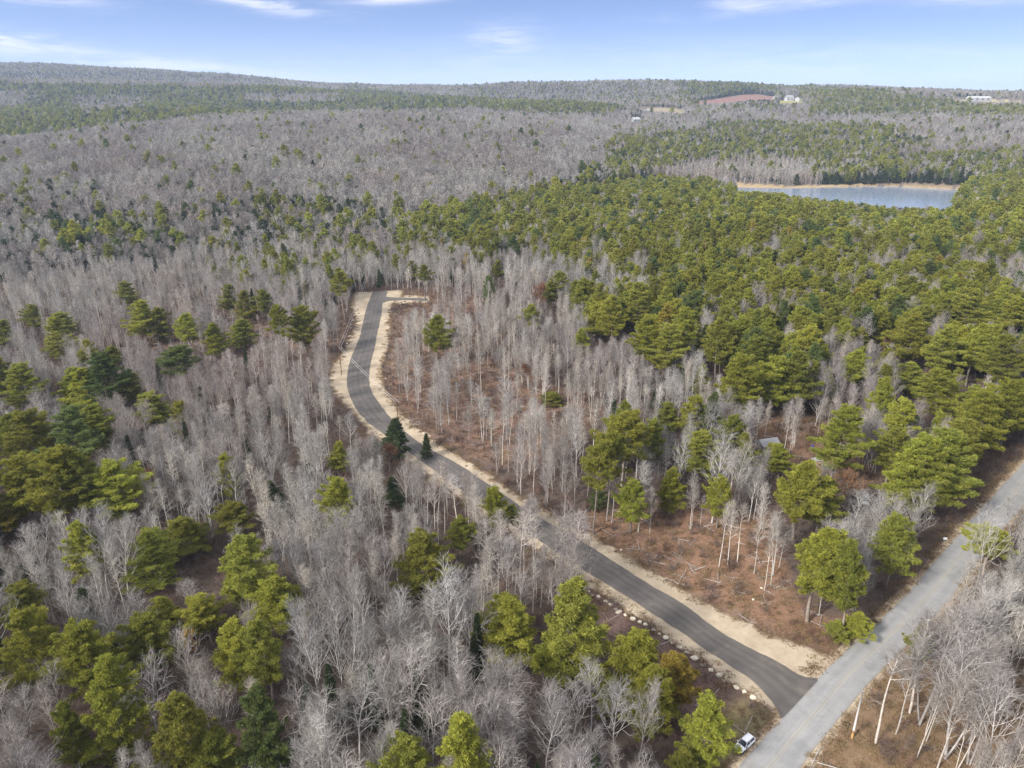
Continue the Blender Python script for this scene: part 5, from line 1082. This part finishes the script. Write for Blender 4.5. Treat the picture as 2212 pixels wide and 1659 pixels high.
# single odd trees: russet oaks, a yellow sapling, a fallen trunk
ot, oc = russet_meshes(777)
for i, (px, yt, yb, wd, lab) in enumerate(((1832, 1022, 1112, 66, 'russet oak holding brown leaves beside the pale grey van'), (842, 962, 1020, 52, 'rusty brown oak below the dark spruce at the road edge'), (1158, 620, 690, 40, 'pale russet oak among the aspens right of the road end'), (322, 1022, 1060, 60, 'low russet oak in the brush at the left'), (1912, 735, 800, 30, 'orange-brown oak in a gap of the pine woods'), (1140, 790, 840, 30, 'small russet oak in the red-brown clearing'), (205, 392, 420, 26, 'far russet oak patch on the grey hillside'))):
    x, y = ray_ground(px, yb); z = gz(x, y); dx, dy, dz = pix_dir(px, yt); h_ = max(3, CAM_H + dz / math.hypot(dx, dy) * math.hypot(x, y) - z); _, _, zc = project(x, y, z)
    e = empty('russet_oak', (x, y, z), i * 1.3); w = wd * float(zc) / FPX / 8.5; e.scale = (w, w, h_ / 13); tag(e, lab, 'oak tree', 'russet oaks'); link('trunk', ot, e); link('crown', oc, e)
M['yellow'] = needles('yellow_leaves', (.42, .27, .025), (.60, .42, .05))
rng = np.random.default_rng(12); T, B, W = make_bare(55, H=8, fork=.2, width=4, nl=8, subs=4, twigs=3, lets=1, r0=.08); B = B + W; E = np.array(B)[:, 3:6]; E = E[rng.random(len(E)) < .7]
V, F, ti = tufts(rng, E, rng.normal(0, 1, E.shape), .28, 5, .09, 1.2); v, f = seg_mesh(T, 4); x, y = ray_ground(410, 1425)
e = empty('yellow_sapling', (x, y, gz(x, y))); tag(e, 'small sapling with bright yellow leaves among the lower left pines', 'sapling'); link('trunk', mesh_from('sapling_trunk', v, f, [M['hard_bark']], True), e); link('crown', mesh_from('sapling_crown', V, F, [M['yellow']], False, None, ti), e)
a = Vector(at(876, 1668)); b = Vector(at(1004, 1556)); d_ = b - a; T, B, W = make_bare(91, H=d_.length * 1.1, fork=.55, width=6, nl=9, subs=4, twigs=3, lets=2, r0=.24); B = B + W
e = empty('fallen_tree', a + Vector((0, 0, .4))); e.rotation_mode = 'QUATERNION'; e.rotation_quaternion = (d_ + Vector((0, 0, 2.5))).to_track_quat('Z', 'Y'); tag(e, 'fallen bare tree leaning along the bottom edge between grey hardwoods', 'fallen tree')
v, f = seg_mesh(T, 5); link('trunk', mesh_from('fallen_trunk', v, f, [M['hard_bark']], True), e); v, f = seg_mesh(B, 3); link('branches', mesh_from('fallen_branches', v, f, [M['hard_twig']]), e)

# ------------------------------------------------------------------ labels of the trees: look + the landmark they stand nearest to
LM = [(1607, 1605, 'the white parked car'), (1852, 1545, 'the grey utility pole'), (1728, 1505, 'the road junction'), (1290, 1290, 'the far end of the boulder row'), (1430, 1390, 'the middle of the boulder row'), (1560, 1490, 'the near end of the boulder row'), (940, 1610, 'the fallen tree'), (410, 1385, 'the yellow sapling'),
      (820, 640, 'the turnaround at the road end'), (770, 835, 'the bend of the new road'), (738, 780, 'the brown pole at the bend'), (845, 960, 'the rusty oak at the road edge'), (1000, 1030, 'the road stretch below the bend'), (1150, 1130, 'the tree-screened stretch of new road'), (1340, 1240, 'the sandy verge above the boulders'), (1900, 425, 'the pond'),
      (1868, 1072, 'the pale van'), (1832, 1065, 'the russet oak by the van'), (1657, 965, 'the grey-roofed shed'), (1765, 993, 'the woodpile'), (1480, 1150, 'the cleared red ground'), (1660, 1230, 'the thin birch clump'), (2041, 1167, 'the white box by the paved road'), (1955, 1310, 'the middle of the paved road'), (2200, 1040, 'the paved road at the right edge'),
      (0, 1659, 'the bottom left corner'), (2212, 1659, 'the bottom right corner'), (0, 1000, 'the left edge at mid height'), (0, 1330, 'the left edge low down'), (0, 700, 'the left edge high up'), (600, 1659, 'the bottom edge left of centre'), (1200, 1659, 'the middle of the bottom edge'), (322, 1045, 'the low russet oak in brush'), (1158, 655, 'the pale russet oak'), (1912, 770, 'the orange-brown oak in the pines'), (1140, 815, 'the small russet oak in the clearing'), (2212, 700, 'the right edge at mid height'), (600, 700, 'the brown lot left of the road end'), (700, 1300, 'the dim thicket left of centre'), (1500, 640, 'the heart of the pine wood')]
LMA = np.array([(a, b) for a, b, _ in LM])
KW = dict(white_pine='pine', bare_hardwood='bare hardwood', pale_aspen='bare aspen', dark_spruce='spruce'); CATS = dict(white_pine='pine tree', bare_hardwood='bare tree', pale_aspen='aspen tree', dark_spruce='spruce tree')
GR = dict(white_pine='white pines around the new road', bare_hardwood='bare grey hardwoods', pale_aspen='pale bare aspens', dark_spruce='dark spruces')
groups = {}
for t in INDIV:
    d = np.hypot(LMA[:, 0] - t['px'], LMA[:, 1] - t['py']); j = int(d.argmin()); lk = PROTO[t['kind']][t['p']]['look']
    look = lk[0] + ' ' + lk[1] if t['kind'] == 'white_pine' else lk[0] + ' ' + lk[1]
    groups.setdefault((t['kind'], look, j), []).append((float(d[j]), t))
for (kn, look, j), L in groups.items():
    L.sort(key=lambda q: q[0])
    for i, (_, t) in enumerate(L): tag(t['obj'], '%s %s, %s%s %s' % (look, KW[kn], ORD[min(i, 19)], 'nearest', LM[j][2]), CATS[kn], GR[kn])
print('trees', len(INDIV), 'largest label set', max(len(v) for v in groups.values()))

# ------------------------------------------------------------------ air
def haze():
    m, t = new_mat('haze_air'); v = t.n('ShaderNodeVolumePrincipled'); v.inputs['Color'].default_value = (.66, .80, 1, 1); v.inputs['Density'].default_value = HAZE; v.inputs['Anisotropy'].default_value = .2
    m.cycles.volume_sampling = 'DISTANCE'
    o = t.n('ShaderNodeOutputMaterial'); t.l(v.outputs[0], o.inputs['Volume'])
    top = float(_DT.max()) + 45; b = MB(); b.box((0, 0, (top - 45) / 2), (25400, 25400, top + 45)); ob = b.obj('haze', m); ob['kind'] = 'stuff'; ob['label'] = 'thin pale blue haze veiling the far hills'
HAZE = 8e-5
haze()
